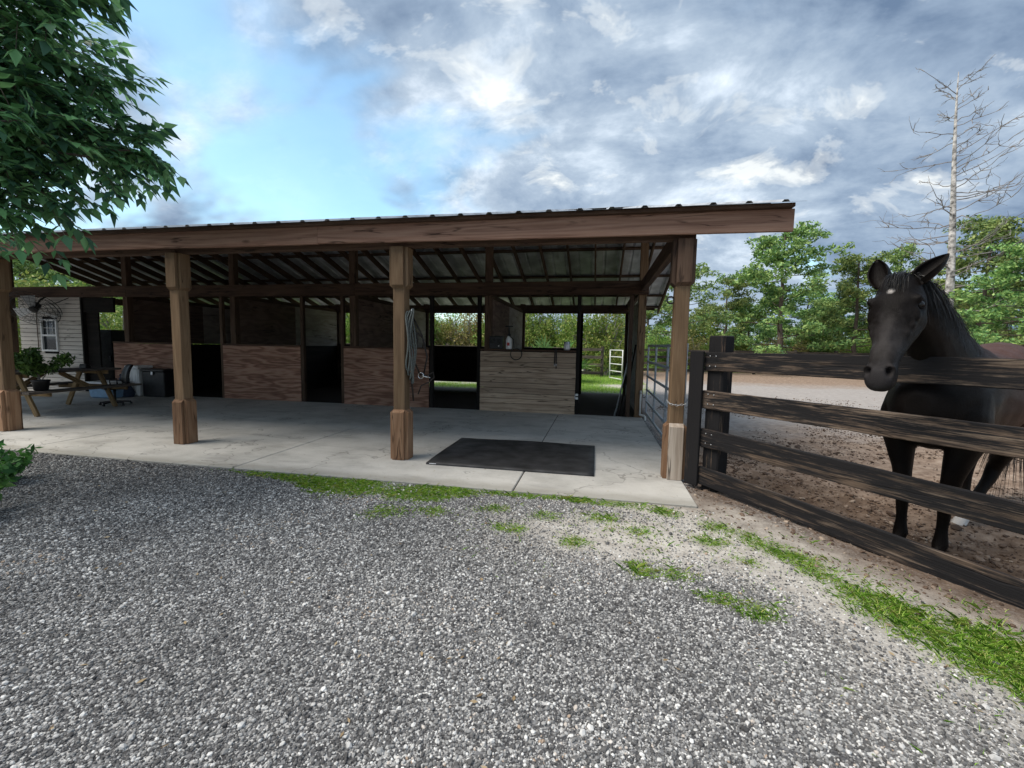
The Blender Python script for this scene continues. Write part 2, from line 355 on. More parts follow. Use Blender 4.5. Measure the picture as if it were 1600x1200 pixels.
M_GRASS = leafmat('grass_blade', [(0.138, 0.249, 0.034), (0.252, 0.44, 0.0509), (0.391, 0.573, 0.0849), (0.524, 0.516, 0.171)], .3)
M_BARK = plain('bark', (.13, .1, .08), .9, var=.4, scale=9, bump=.6)
M_BARKP = plain('pale_dead_bark', (.5, .47, .44), .85, var=.55, scale=7, bump=.5)
M_TWIG = plain('grey_twig', (.26, .235, .22), .9, var=.3, scale=6)

# ------------------------------------------------------------------ ground
FA = np.array([.24, -.30]); FT = np.array([.6823, -.7311]); FN = np.array([-.7311, -.6823])   # fence line: start, run, towards the drive
def fs_(x, y): return (x-FA[0])*FN[0]+(y-FA[1])*FN[1]
def ft_(x, y): return (x-FA[0])*FT[0]+(y-FA[1])*FT[1]
def in_paddock(x, y): return np.where(y < -.3, sst(.06, -.12, fs_(x, y)), sst(.06, .3, x))*1.
def zground(x, y):
    z = -.022+.014*(fbm(x*.8+5, y*.8)-.5)
    drop = sst(.0, 2.2, ft_(x, y))*sst(1.6, .2, np.abs(fs_(x, y)-.0))
    z = z-.09*drop
    pad = in_paddock(x, y)*sst(26, 8, np.abs(y))
    z = z+pad*(.09*(fbm(x*2.6, y*2.6, 4)-.5)+.07*(fbm(x*7, y*7, 3)-.5))
    return z
def grass_mask(x, y):
    n1 = fbm(x*2.2+3, y*2.2, 4); n2 = fbm(x*7+1, y*7+4, 3)
    wdt = .08+.22*sst(-1.5, -2.6, x)*sst(-3.9, -3.2, x)+.02*sst(-5.4, -3.6, x)
    a = sst(wdt*1.3, wdt*.2, np.abs(y+.80+wdt*.75)+.3*(n1-.5)+.1*(n2-.5))*sst(-5.0, -3.6, x)*sst(.0, -.9, x)*(y < -.83)
    t, s = ft_(x, y), fs_(x, y)
    hw = .12+.25*sst(.7, 2.3, t)
    b = sst(hw*1.3, hw*.1, np.abs(s-.72+.10*np.sin(t*2.3))+.5*(n1-.5)+.16*(n2-.5))*sst(.45, 1.1, t)
    c = 0
    for px, py, r in ((-2.48, -1.52, .26), (-2.1, -1.42, .14), (-1.66, -1.28, .17), (-1.2, -1.3, .13), (-.75, -1.25, .16), (-.95, -1.75, .1), (-.46, -1.45, .15), (-.2, -1.0, .12), (.12, -1.2, .16), (.02, -1.5, .15), (-.5, -2.02, .1), (-.28, -2.04, .11), (-2.9, -1.2, .2), (-.1, -2.25, .07), (.22, -1.75, .14), (-1.45, -1.62, .12), (-3.35, -1.25, .14), (.05, -2.35, .08)):
        c = np.maximum(c, sst(r*1.25, 0, np.hypot(x-px, (y-py)*1.35)+.3*(n1-.5)+.12*(n2-.5)))
    return np.clip(np.maximum(np.maximum(a, b), c*.8)*sst(.2, .42, n2+.14), 0, 1)
def sand_mask(x, y):
    n1 = fbm(x*1.7+9, y*1.7+2, 5); t, s = ft_(x, y), fs_(x, y)
    a = sst(1.95, .8, s+1.1*(n1-.5))*sst(.02, .3, s)*sst(-.5, .3, t+.4*(n1-.5))
    b = sst(1.0, .15, np.hypot((x+.55)*.55, y+1.42)+.8*(n1-.5))
    c = sst(.5, .1, np.hypot((x+.3)*.55, y+.95)+.4*(n1-.5))
    return np.clip(np.maximum(np.maximum(a, b), c), 0, 1)*(1-in_paddock(x, y))
def axis(pieces):
    return np.unique(np.round(np.concatenate([np.arange(a, b, s) for a, b, s in pieces]), 4))
gx = axis([(-900, -100, 100), (-100, -30, 8), (-30, -10, .7), (-10, -5, .16), (-5, 2.6, .05), (2.6, 6, .12), (6, 30, .7), (30, 100, 8), (100, 901, 100)])
gy = axis([(-900, -60, 120), (-60, -8, 4), (-8, -4, .25), (-4, 1.0, .05), (1.0, 5, .14), (5, 30, .5), (30, 100, 7), (100, 1201, 100)])
GX, GY = np.meshgrid(gx, gy, indexing='ij'); GZ = zground(GX, GY)
nx, ny = len(gx), len(gy); ii, jj = np.meshgrid(np.arange(nx-1), np.arange(ny-1), indexing='ij')
q0 = (ii*ny+jj).ravel(); GF = np.stack([q0, q0+ny, q0+ny+1, q0+1], 1)
def npmesh(name, V, Fq, mat, smooth=False):
    V = np.asarray(V, np.float32); Fq = np.asarray(Fq, np.int32); k_ = Fq.shape[1]
    me = bpy.data.meshes.new(name); me.vertices.add(len(V)); me.vertices.foreach_set('co', V.ravel())
    me.loops.add(Fq.size); me.loops.foreach_set('vertex_index', Fq.ravel()); me.polygons.add(len(Fq))
    me.polygons.foreach_set('loop_start', np.arange(0, Fq.size, k_, dtype=np.int32))
    me.update(calc_edges=True); me.validate()
    if mat: me.materials.append(mat)
    if smooth: me.polygons.foreach_set('use_smooth', np.ones(len(Fq), bool))
    return me
gme = npmesh('ground', np.stack([GX, GY, GZ], -1).reshape(-1, 3), GF, None, True)
def attr(me, name, arr): a = me.attributes.new(name, 'FLOAT', 'POINT'); a.data.foreach_set('value', np.asarray(arr, np.float32).ravel())
PADM = in_paddock(GX, GY); attr(gme, 'paddock', PADM); attr(gme, 'sand', sand_mask(GX, GY)); attr(gme, 'grass', grass_mask(GX, GY))
NEARF = sst(1.3, .1, np.abs(fs_(GX, GY)+.35)+1.0*(fbm(GX*1.3, GY*1.3, 4)-.5))*sst(-.4, .2, ft_(GX, GY))
attr(gme, 'dirt', NEARF)
attr(gme, 'lawn', np.maximum(sst(8.5, 9.5, GY)*sst(1.2, .2, GX)*sst(.66, .45, fbm(GX*.5+3, GY*.35+1, 4)), sst(23.5, 25., GY)))
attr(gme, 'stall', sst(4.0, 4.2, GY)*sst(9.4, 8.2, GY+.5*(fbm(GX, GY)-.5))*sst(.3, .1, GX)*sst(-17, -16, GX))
def ground_mat():
    m, n, p = newmat('ground_soil', .95, .15); g = nd(n, 'ShaderNodeNewGeometry')
    def at(k_): a = nd(n, 'ShaderNodeAttribute'); a.attribute_name = k_; return a.outputs['Fac']
    def tex(s, d=5, r=.6):
        x = nd(n, 'ShaderNodeTexNoise'); x.inputs['Scale'].default_value = s; x.inputs['Detail'].default_value = d; x.inputs['Roughness'].default_value = r; lk(n, g.outputs['Position'], x.inputs['Vector']); return x.outputs[0]
    f1, f2, f3 = tex(60, 4), tex(9, 6, .65), tex(.9, 6, .6)
    vo = nd(n, 'ShaderNodeTexVoronoi'); vo.inputs['Scale'].default_value = 75; lk(n, g.outputs['Position'], vo.inputs['Vector'])
    sepv = nd(n, 'ShaderNodeSeparateColor'); lk(n, vo.outputs['Color'], sepv.inputs[0])
    grav = ramp(n, sepv.outputs[0], [(.0, (.05, .05, .052)), (.4, (.11, .11, .115)), (.65, (.22, .22, .225)), (.8, (.5, .49, .48)), (1, (.68, .67, .65))]).outputs[0]
    grav = mixc(n, math_(n, 'MULTIPLY', f3, .5), grav, (.06, .06, .062))
    sand = ramp(n, f2, [(.3, (.34, .31, .275)), (.6, (.52, .49, .445)), (.8, (.62, .59, .545))]).outputs[0]
    sand = mixc(n, ramp(n, f1, [(.58, 0), (.68, .8)]).outputs[0], sand, (.16, .15, .14))
    dirt = ramp(n, f2, [(.25, (.06, .038, .026)), (.5, (.125, .085, .06)), (.8, (.25, .185, .14))]).outputs[0]
    pad = ramp(n, f2, [(.25, (.12, .08, .058)), (.5, (.27, .195, .145)), (.75, (.42, .33, .26))]).outputs[0]
    sepp = nd(n, 'ShaderNodeSeparateXYZ'); lk(n, g.outputs['Position'], sepp.inputs[0])
    dist = math_(n, 'ADD', sepp.outputs[1], math_(n, 'MULTIPLY', f3, 4.))
    grey = math_(n, 'MULTIPLY', ramp(n, math_(n, 'DIVIDE', dist, 30.), [(.14, 0), (.22, 1), (.5, 1), (.6, 0)]).outputs[0], .75)
    pad = mixc(n, grey, pad, mixc(n, f2, (.27, .255, .245), (.46, .44, .425)))
    lawn = ramp(n, f2, [(.3, (.07, .13, .025)), (.6, (.15, .25, .045)), (.8, (.26, .31, .09))]).outputs[0]
    c = mixc(n, at('sand'), grav, sand); c = mixc(n, at('paddock'), c, pad); c = mixc(n, math_(n, 'MULTIPLY', at('dirt'), .9), c, dirt)
    back = ramp(n, math_(n, 'DIVIDE', sepp.outputs[1], 10.), [(.82, 0), (.9, 1)]).outputs[0]
    c = mixc(n, math_(n, 'MULTIPLY', back, math_(n, 'SUBTRACT', 1., at('paddock'))), c, sand)
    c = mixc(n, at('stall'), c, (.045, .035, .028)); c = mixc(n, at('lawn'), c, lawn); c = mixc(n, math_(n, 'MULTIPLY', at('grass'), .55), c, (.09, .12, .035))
    lk(n, c, p.inputs['Base Color'])
    b = nd(n, 'ShaderNodeBump'); b.inputs['Strength'].default_value = .8; b.inputs['Distance'].default_value = .02
    lk(n, math_(n, 'ADD', math_(n, 'MULTIPLY', f1, .5), f2), b.inputs['Height']); lk(n, b.outputs[0], p.inputs['Normal']); return m
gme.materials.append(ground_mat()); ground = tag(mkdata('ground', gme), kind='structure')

# concrete floor: cast panels with open control joints
slab = tag(empty('concrete_slab', (0, 0, -.07)), kind='structure')
XJ = [.085, -1.55, -4.6, -7.65, -10.7, -13.75, -17.2]; YF, YB = -.827, 4.06
for a, b in zip(XJ[:-1], XJ[1:]):
    for y0, y1 in (((YF, YB),)):
        boxo('floor_panel', ((a+b)/2, (y0+y1)/2, -.075), (abs(a-b)-.012, y1-y0, .15), M_CONC, slab, .008)
boxo('joint_filler', (-8.5, (YF+YB)/2, -.1), (17.1, YB-YF-.03, .17), plain('joint_dirt', (.05, .046, .04), .95), slab)

# ------------------------------------------------------------------ barn
barn = empty('open_sided_barn', (-6, 4.1, 0), 'open sided timber pole barn with metal roof and four stalls', 'barn')
SL, YE, ZE, YR, YRE = .30, -.30, 2.70, 4.1, 9.0
ZR = ZE+SL*(YR-YE); XL, XR = -17.35, .95
def zroof(y): return ZR-SL*abs(y-YR)
def trim(name, c, ang, z0, z1, mat, parent, slant_top, slant_bot):
    # one 2x6 nailed to a post face, end cut sloped
    w, t = .14, .038; cut = .035
    zt_o = z1-(cut if slant_top else 0); zb_o = z0+(cut if slant_bot else 0)
    # local: x = along length (up), y = across, z = outwards
    v = [(z0, -w/2, 0), (z0, w/2, 0), (z1, w/2, 0), (z1, -w/2, 0), (zb_o, -w/2, t), (zb_o, w/2, t), (zt_o, w/2, t), (zt_o, -w/2, t)]
    zc = (z0+z1)/2; v = [(a-zc, b, c_) for a, b, c_ in v]
    f = [(0, 1, 2, 3)[::-1], (4, 5, 6, 7), (0, 1, 5, 4), (1, 2, 6, 5), (2, 3, 7, 6), (3, 0, 4, 7)]
    dx, dy = math.cos(ang), math.sin(ang)
    X = Vector((0, 0, 1)); Z = Vector((dx, dy, 0)); Y = Z.cross(X)
    o = Vector((c[0]+dx*.072, c[1]+dy*.072, zc))
    M = Matrix(((X.x, Y.x, Z.x, o.x), (X.y, Y.y, Z.y, o.y), (X.z, Y.z, Z.z, o.z), (0, 0, 0, 1)))
    return mk(name, v, f, mat, parent, M)
for i in range(6):
    x = -3.05*i
    p = board('front_post', (x, 0, -.1), (x, 0, 2.43), .14, .14, M_POST, barn, b=.006)
    for k_ in range(4):
        a = -math.pi/2+k_*math.pi/2
        trim('base_trim_board', (x, 0), a, .004, .59+random.uniform(-.01, .01), M_TRIMP if (i == 0 and k_ == 0) else M_TRIM, p, True, False)
        trim('cap_trim_board', (x, 0), a, 1.975, 2.43, M_POST if i else M_BEAM, p, False, True)
# front header, fascia, nailer
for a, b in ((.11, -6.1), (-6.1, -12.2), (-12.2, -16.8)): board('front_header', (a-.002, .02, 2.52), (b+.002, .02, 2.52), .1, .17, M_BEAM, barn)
for a, b, z0, z1 in ((.92, -3.98, 2.548, 2.566), (-3.985, -10.1, 2.566, 2.566), (-10.105, -16.9, 2.566, 2.566)):
    wavy('fascia_board', (a, -.165, z0), (b, -.165, z1), .04, .205, M_FASC, barn, .0035, int(a*10)+200, 50)
for a, b in ((.9, -5.2), (-5.205, -11.3), (-11.305, -16.95)): board('eave_nailer', (a, -.2, 2.672), (b, -.2, 2.672), .09, .036, M_BEAM, barn)
# end tie beams
for x in (0, -16.0): board('end_tie_beam', (x, .06, 2.53), (x, 4.02, 2.53), .09, .2, M_BEAM, barn); board('end_tie_beam', (x, 4.18, 2.53), (x, 8.15, 2.53), .09, .2, M_BEAM, barn)
# middle row
for i in range(6):
    x = -3.05*i if i < 5 else -16.0
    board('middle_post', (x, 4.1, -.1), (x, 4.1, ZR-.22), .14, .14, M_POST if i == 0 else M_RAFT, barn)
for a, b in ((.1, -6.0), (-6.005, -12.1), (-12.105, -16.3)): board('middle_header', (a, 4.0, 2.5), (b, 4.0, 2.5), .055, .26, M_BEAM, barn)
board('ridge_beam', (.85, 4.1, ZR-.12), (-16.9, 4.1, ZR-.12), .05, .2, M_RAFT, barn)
# rear row
for i in range(6):
    x = -3.05*i if i < 5 else -16.0
    board('rear_post', (x, 8.25, -.1), (x, 8.25, 2.6), .14, .14, M_RAFT, barn)
for a, b in ((.1, -8), (-8.005, -16.2)): board('rear_header', (a, 8.16, 2.44), (b, 8.16, 2.44), .05, .24, M_RAFT, barn); board('rear_nailer', (a+.7 if a > 0 else a, 8.93, 2.53), (b-.7 if b < -9 else b, 8.93, 2.53), .04, .09, M_RAFT, barn)
# rafters and purlins
rl = math.hypot(1, SL)
x = XR-.06; cnt = 0
while x > XL:
    for s, ye in ((-1, YE+.165), (1, YRE-.09)):
        y0 = YR+s*.03; drop = .02+.038+.072
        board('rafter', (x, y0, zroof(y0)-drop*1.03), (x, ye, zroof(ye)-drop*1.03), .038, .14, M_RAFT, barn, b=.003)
    x -= .61; cnt += 1
for s, ys in ((-1, (.5, 1.7, 2.9, 3.8)), (1, (4.4, 5.5, 6.83, 8.0, 8.8))):
    for y in ys: board('purlin', (XR-.02, y, zroof(y)-.041), (XL+.02, y, zroof(y)-.041), .09, .036, M_RAFT, barn, up=(0, s*SL, 1))
# corrugated roof sheets, 3 ribs each
def sheet_mesh(L):
    P = .305; pr = []
    for k_ in range(3):
        o = k_*P
        pr += [(o, 0), (o+.118, 0), (o+.136, .02), (o+.169, .02), (o+.187, 0)]
    pr += [(3*P+.02, 0)]
    v, f = [], []
    for xx, zz_ in pr: v += [(xx, 0, zz_), (xx, L, zz_)]
    m_ = len(v); v += [(a, b, c-.0015) for a, b, c in v]
    for i in range(len(pr)-1):
        f.append((2*i, 2*i+2, 2*i+3, 2*i+1)); f.append((m_+2*i, m_+2*i+1, m_+2*i+3, m_+2*i+2)); f.append((2*i, m_+2*i, m_+2*i+2, 2*i+2)); f.append((2*i+1, 2*i+3, m_+2*i+3, m_+2*i+1))
    me = bpy.data.meshes.new('roof_sheet'); me.from_pydata(v, [], f); me.update(); me.materials.append(M_ROOF); return me
shf = sheet_mesh((YR-YE)*rl+.01); shb = sheet_mesh((YRE-YR)*rl+.01)
xs = XL-.0
k_ = 0
while xs < XR-.5:
    for s, me in ((-1, shf), (1, shb)):
        ang = math.atan(SL)
        if s < 0: M = Matrix.Translation((xs, YE, ZE-.02+.0016*(k_ % 2)+random.uniform(-.002, .002))) @ Matrix.Rotation(ang, 4, 'X')
        else: M = Matrix.Translation((xs+.915, YRE, zroof(YRE)-.02+.0016*(k_ % 2))) @ Matrix.Rotation(math.pi, 4, 'Z') @ Matrix.Rotation(ang, 4, 'X')
        mkdata('roof_sheet', me, barn, M)
    xs += .915; k_ += 1
rc = []
board('ridge_cap', (XR, YR-.09, ZR-.012), (XL, YR-.09, ZR-.012), .2, .004, M_ROOF, barn, up=(0, -SL, 1), b=.001)
board('ridge_cap', (XR, YR+.09, ZR-.012), (XL, YR+.09, ZR-.012), .2, .004, M_ROOF, barn, up=(0, SL, 1), b=.001)
# stall fronts
HW = 1.246
def panel_wall(x0, x1, mat, y=4.03, z0=-.05, z1=HW, name='plywood_panel'):
    board(name, (x0, y, (z0+z1)/2), (x1, y, (z0+z1)/2), .018, z1-z0, mat, barn, b=.002)
panel_wall(-4.33, -6.32, M_PLY); panel_wall(-7.4, -9.44, M_PLY); panel_wall(-10.75, -12.62, M_PLY)
wall1 = empty('plank_wall', (-2.2, 4.03, 0), parent=barn)
z = -.05; i = 0
while z < HW-.02:
    h = .108+random.uniform(-.004, .004)
    board('plank', (-1.235+random.uniform(-.004, .004), 4.03-.002*(i % 2)+random.uniform(-.003, .002), z+h/2), (-3.2, 4.03-.002*(i % 2), z+h/2+random.uniform(-.002, .002)), .022, h-.006, M_PLANK, wall1, b=.003); z += h; i += 1
for a, b in ((-1.235, -3.2), (-4.33, -6.32), (-7.4, -9.44), (-10.75, -12.62)):
    board('wall_cap', (a, 4.05, HW+.022), (b, 4.05, HW+.022), .09, .036, M_BEAM, barn)
    board('bottom_rail', (a-.01, 4.075, .1), (b+.01, 4.075, .1), .038, .14, M_BLACKW, barn)
for xx in (-1.2, -.2, -4.28, -7.36, -10.68, -3.24, -6.36, -9.48): board('door_post', (xx, 4.08, -.05), (xx, 4.08, 2.37), .075, .09, M_BLACKW if xx in (-1.2, -3.24, -4.28) else M_RAFT, barn)
# stall partitions: plywood sheets on rails, stained black below
for i, xx in enumerate((-3.05, -6.1, -9.15, -12.2)):
    for k_ in range(2):
        y0, y1 = 4.2+k_*1.98, 4.2+(k_+1)*1.98-.01
        board('partition_sheet', (xx, y0, 1.8), (xx, y1, 1.8), .02, 1.1, M_PLYG if k_ else M_PLYD, barn, b=.002)  # shade at the front and light at the rear put into the sheet tones
        board('partition_kick_sheet', (xx, y0, .58), (xx, y1, .58), .024, 1.32, M_BLACKW, barn, b=.002)
    board('partition_top_rail', (xx, 4.18, 2.38), (xx, 8.15, 2.38), .05, .09, M_RAFT, barn)
for y0, y1 in ((4.2, 6.18), (6.19, 8.17)):
    board('end_wall_sheet', (.02, y0, 1.17), (.02, y1, 1.17), .02, 2.38, M_PLYG, barn, b=.002)
# rear half walls: boards, gap below the second one
for a, b in ((-1.35, -3.0), (-3.1, -4.2), (-4.2, -6.05), (-6.15, -9.1), (-9.2, -12.15)):
    zb = .22 if a in (-4.2, -3.1) else -.05
    nb = 6; hh = (1.28-zb)/nb
    for j in range(nb): board('rear_board', (a-.005, 8.2+.012*(j % 2), zb+hh*(j+.5)), (b+.005, 8.2+.012*(j % 2), zb+hh*(j+.5)), .03, hh+.004, M_BLACKW, barn)
    board('rear_cap', (a, 8.2, 1.30), (b, 8.2, 1.30), .1, .036, M_BLACKW, barn)
board('rear_door_post', (-1.3, 8.22, -.05), (-1.3, 8.22, 2.32), .09, .09, M_BLACKW, barn)
for x0 in (-7.0,):     # feed rails inside the third stall
    for zz_ in (.2, .42, .62): board('inner_rail', (-6.5, 8.1, zz_), (-9.0, 8.1, zz_+.03), .035, .09, M_TABLE, barn)
# rear wall of the fourth stall, dark
board('back_sheet', (-9.25, 8.15, 1.85), (-12.15, 8.15, 1.85), .02, 1.05, M_PLYD, barn)
# tack room at the far end
tack = empty('tack_room_wall', (-14.7, 4.1, 0), parent=barn)
WX0, WX1, WZ0, WZ1 = -14.95, -14.46, 1.02, 1.80
z = 0; i = 0
while z < 2.36:
    h = .105
    def sb(a, b): board('siding_board', (a, 4.1, z+h/2), (b, 4.1, z+h/2), .016, h-.010, M_SIDE, tack, roll=R(-6), b=.002)
    if z+h < WZ0-.02 or z > WZ1+.02: sb(-13.62, -15.72)
    else: sb(-13.62, WX1-.0); sb(WX0, -15.72)
    z += h; i += 1
board('lap_shadow_backing', (-13.63, 4.135, 1.18), (-15.71, 4.135, 1.18), .012, 2.36, M_BLACKW, tack)  # black sheet added behind the gaps, stands in for lap shadow
win = mk('window_pane', [(WX0, 4.1, WZ0), (WX1, 4.1, WZ0), (WX1, 4.1, WZ1), (WX0, 4.1, WZ1)], [(0, 1, 2, 3)], M_GLASS, tack)
for a, b in (((WX0, 4.075, WZ0), (WX1, 4.075, WZ0)), ((WX0, 4.075, WZ1), (WX1, 4.075, WZ1)), ((WX0, 4.075, (WZ0+WZ1)/2), (WX1, 4.075, (WZ0+WZ1)/2)), ((WX0, 4.072, WZ0-.02), (WX0, 4.072, WZ1+.02)), ((WX1, 4.072, WZ0-.02), (WX1, 4.072, WZ1+.02))):
    board('window_frame', a, b, .04, .045, M_WHITE, tack)
for xx in (WX0+.16, WX0+.33): board('window_bar', (xx, 4.085, 1.42), (xx, 4.085, 1.79), .012, .012, M_WHITE, tack)
board('window_bar', (WX0, 4.086, 1.6), (WX1, 4.086, 1.6), .012, .012, M_WHITE, tack)
tube('conduit', [(-15.1, 4.07, .3), (-15.1, 4.07, 2.3)], .009, M_RAFT, tack, 6)
board('corner_board', (-13.6, 4.09, 0), (-13.6, 4.09, 2.37), .05, .09, M_BLACKW, barn)
board('tack_side_sheet', (-13.62, 4.15, 1.2), (-13.62, 4.36, 1.2), .02, 2.35, M_BLACKW, barn)
board('tack_side_sheet', (-15.74, 4.15, 1.2), (-15.74, 4.6, 1.2), .02, 2.35, M_SIDE, barn)
board('door_leaf', (-13.57, 4.15, 1.05), (-13.22, 4.17, 1.05), .04, 2.05, M_BLACKW, barn)
board('door_head', (-13.6, 4.1, 2.185), (-12.62, 4.1, 2.185), .05, .37, M_BLACKW, barn)

# ------------------------------------------------------------------ paddock fence in front
def P3(t, s, z): return (FA[0]+FT[0]*t+FN[0]*s, FA[1]+FT[1]*t+FN[1]*s, z)
fence = empty('paddock_fence', P3(.03, -.09, -.06), 'four rail board fence with flaking black paint in front of the horse', 'fence')
FROT = math.atan2(FT[1], FT[0])
for t, z1 in ((.03, 1.48), (2.5, 1.46)):
    c = P3(t, -.115, 0); mkdata('fence_post', boxmesh('fence_post', 1.48+.35, .165, .165, M_FENCEP, .012), fence, Matrix.Translation((c[0], c[1], z1-.915)) @ Matrix.Rotation(FROT, 4, 'Z') @ Matrix.Rotation(R(90), 4, 'Y'))
for zl, hl, zr, hr in ((1.235, .185, 1.23, .15), (.87, .165, .835, .175), (.49, .16, .405, .175), (.115, .19, -.035, .19)):
    rl_ = wavy('rail', P3(-.06, -.012, zl), P3(2.75, -.012, zr-(zl-zr)*.35), .038, .178, M_FENCE, fence, .005, int(zl*100))
    for t_ in (.0, .06, 2.46, 2.54):
        for dz_ in (-.045, .05): q_ = P3(t_, .0075, zl+(zr-zl)*t_/2.0+dz_); lathe('nail', [(.006, 0), (.006, .003), (.0, .004)], M_STEEL, rl_, Matrix.Translation(q_) @ Matrix.Rotation(math.atan2(FN[1], FN[0]), 4, 'Z') @ Matrix.Rotation(R(90), 4, 'Y'), 8)
board('batten_board', P3(-.12, .03, .11-.1), P3(-.12, .03, 1.33), .03, .145, M_FENCEP, fence, up=(FT[0], FT[1], 0), b=.005)

# far paddock fence, and the one behind the barn
def far_fence(p0, p1, label, n):
    f = empty('ranch_fence', (p0[0], p0[1], -.06), label, 'fence', 'far board fences')
    p0 = Vector((p0[0], p0[1], 0)); p1 = Vector((p1[0], p1[1], 0))
    for i in range(n+1):
        q = p0.lerp(p1, i/n); board('fence_post', (q.x, q.y, -.3), (q.x, q.y, 1.42), .14, .14, M_FARF, f)
        if i < n:
            q2 = p0.lerp(p1, (i+1)/n); nn = (p1-p0).normalized(); off = Vector((nn.y, -nn.x, 0))*.09
            for z in (1.27, .9, .53, .17):
                board('rail', (q+off+Vector((0, 0, z+random.uniform(-.02, .02)))), (q2+off+Vector((0, 0, z+random.uniform(-.02, .02)))), .03, .14, M_FARF, f)
    return f
far_fence((1.2, 21.2), (31, 27.5), 'weathered board fence across the far side of the sandy paddock', 13)
far_fence((-26, 16.2), (-.6, 16.2), 'weathered board fence on the grass behind the barn', 10)

# ------------------------------------------------------------------ galvanised gate between the end posts
gate = empty('tube_gate', (.14, 4.0, .05), 'grey metal tube gate closing the right end of the barn', 'gate')
for z in (1.40, 1.1, .82, .56, .33, .11): tube('bar', [(.14, 4.0, z), (.14, .34, z-.02)], .021, M_GATE, gate, 10)
for y in (4.0, 2.85, 1.62, .34): board('upright', (.14, y, .1), (.14, y, 1.41), .028, .05, M_GATE, gate, up=(0, 1, 0))
for z in (.4, 1.2): tube('hinge', [(.14, 4.0, z), (.09, 4.06, z)], .016, M_STEEL, gate)
# chain round the corner post
ch = empty('gate_chain', (0, -.1, .85), 'steel chain wrapped round the corner post beside the fence', 'chain')
def torus_geo(c, ax1, ax2, r, tr, n=10, m_=5, sx=1.):
    pts = [Vector(c)+(Vector(ax1)*math.cos(2*math.pi*i/n)*sx+Vector(ax2)*math.sin(2*math.pi*i/n))*r for i in range(n)]
    v, f = tubegeo(pts+[pts[0]], tr, m_, False); return v, f
path = [(.16, .12, .84), (.085, -.02, .80), (.08, -.085, .79), (0, -.095, .775), (-.07, -.09, .785), (-.085, -.03, .8), (-.085, .08, .82)]
pp = []
for a, b in zip(path[:-1], path[1:]):
    a = Vector(a); b = Vector(b); k_ = max(1, int((b-a).length/.022)); pp += [a.lerp(b, i/k_) for i in range(k_)]
for i, (a, b) in enumerate(zip(pp[:-1], pp[1:])):
    t = (b-a).normalized(); s = t.cross(Vector((0, 0, 1))).normalized(); u = s if i % 2 else t.cross(s)
    v, f = torus_geo((0, 0, 0), t, u, .009, .0028, 8, 5, 1.6); mk('link', v, f, M_STEEL, ch, Matrix.Translation((a+b)/2), True)
# eye ring
er = empty('ring_bolt', (-.075, 0, 1.84), 'round metal ring bolt on the upper corner post', 'ring')
v, f = torus_geo((-.105, -.02, 1.84), (1, 0, 0), (0, 0, 1), .035, .008, 18, 8); mk('ring', v, f, M_BLACK, er, smooth=True); tube('shank', [(-.07, -.02, 1.84), (-.0, -.02, 1.84)], .006, M_BLACK, er)

# water pipe
pv = empty('water_pipe', (.0, 3.99, 0), 'white plastic water pipe with tap on the rear end post', 'pipe')
tube('riser', [(.03, 3.97, .06), (.03, 3.97, .5), (.03, 3.985, .53)], .018, M_PVC, pv, 10)
tube('elbow', [(.03, 3.97, .075), (.03, 3.95, .065), (.1, 3.87, .062), (.115, 3.85, .04), (.118, 3.85, -.08)], .02, M_PVC, pv, 10)
tube('tap', [(.03, 3.97, .5), (.03, 3.91, .51), (.03, 3.895, .48)], .012, M_CHROME, pv)

# ------------------------------------------------------------------ rubber mat
mt = empty('rubber_mat', (-1.75, .5, 0), 'black rubber stall mat lying on the concrete floor', 'mat')
v, f = [], []
N1, N2 = 24, 16
for i in range(N1+1):
    for j in range(N2+1):
        u, w_ = i/N1, j/N2; x = -2.67+u*1.86+.03*w_*(1-u)*-1; y = -.19+w_*1.41
        e = min(u, 1-u, w_, 1-w_); z = .022+.006*math.sin(u*7+1)*math.sin(w_*5)*(1 if e < .2 else .3)
        v.append((x, y, z))
for i in range(N1):
    for j in range(N2): a = i*(N2+1)+j; f.append((a, a+N2+1, a+N2+2, a+1))
k0 = len(v); rim = [i*(N2+1) for i in range(N1+1)]+[N1*(N2+1)+j for j in range(1, N2+1)]+[i*(N2+1)+N2 for i in range(N1-1, -1, -1)]+[j for j in range(N2-1, 0, -1)]
for r_ in rim: v.append((v[r_][0], v[r_][1], .002))
for i in range(len(rim)): a, b = rim[i], rim[(i+1) % len(rim)]; f.append((b, a, k0+i, k0+(i+1) % len(rim)))
mk('mat_sheet', v, f, M_MAT, mt, smooth=True)
mk('maker_mark', [(-2.63, -.194, .012), (-2.55, -.194, .012), (-2.55, -.194, .02), (-2.63, -.194, .02)], [(0, 1, 2, 3)], M_WHITE, mt)

# ------------------------------------------------------------------ things on and around the stall fronts
LZ = HW+.04
rb = empty('radio_box', (-2.86, 4.02, LZ), 'black box shaped radio standing on the plank wall ledge', 'radio')
boxo('case', (-2.86, 4.05, LZ+.13), (.28, .16, .26), M_BLACK, rb, .012)
for dx in (-.07, .07): lathe('speaker', [(.05, 0), (.05, .008), (.03, .014), (.0, .016)], M_RUB, rb, Matrix.Translation((-2.86+dx, 3.97, LZ+.16)) @ Matrix.Rotation(R(90), 4, 'X'), 14)
lathe('dial', [(.016, 0), (.016, .014), (.0, .015)], M_CHROME, rb, Matrix.Translation((-2.80, 3.97, LZ+.06)) @ Matrix.Rotation(R(90), 4, 'X'), 12)
sp = empty('pump_sprayer', (-2.6, 4.02, LZ), 'white pump sprayer bottle with black handle on the ledge', 'sprayer')
lathe('tank', [(.05, 0), (.062, .015), (.062, .19), (.05, .23), (.03, .25), (.028, .27)], M_WHITE, sp, Matrix.Translation((-2.6, 4.03, LZ)))
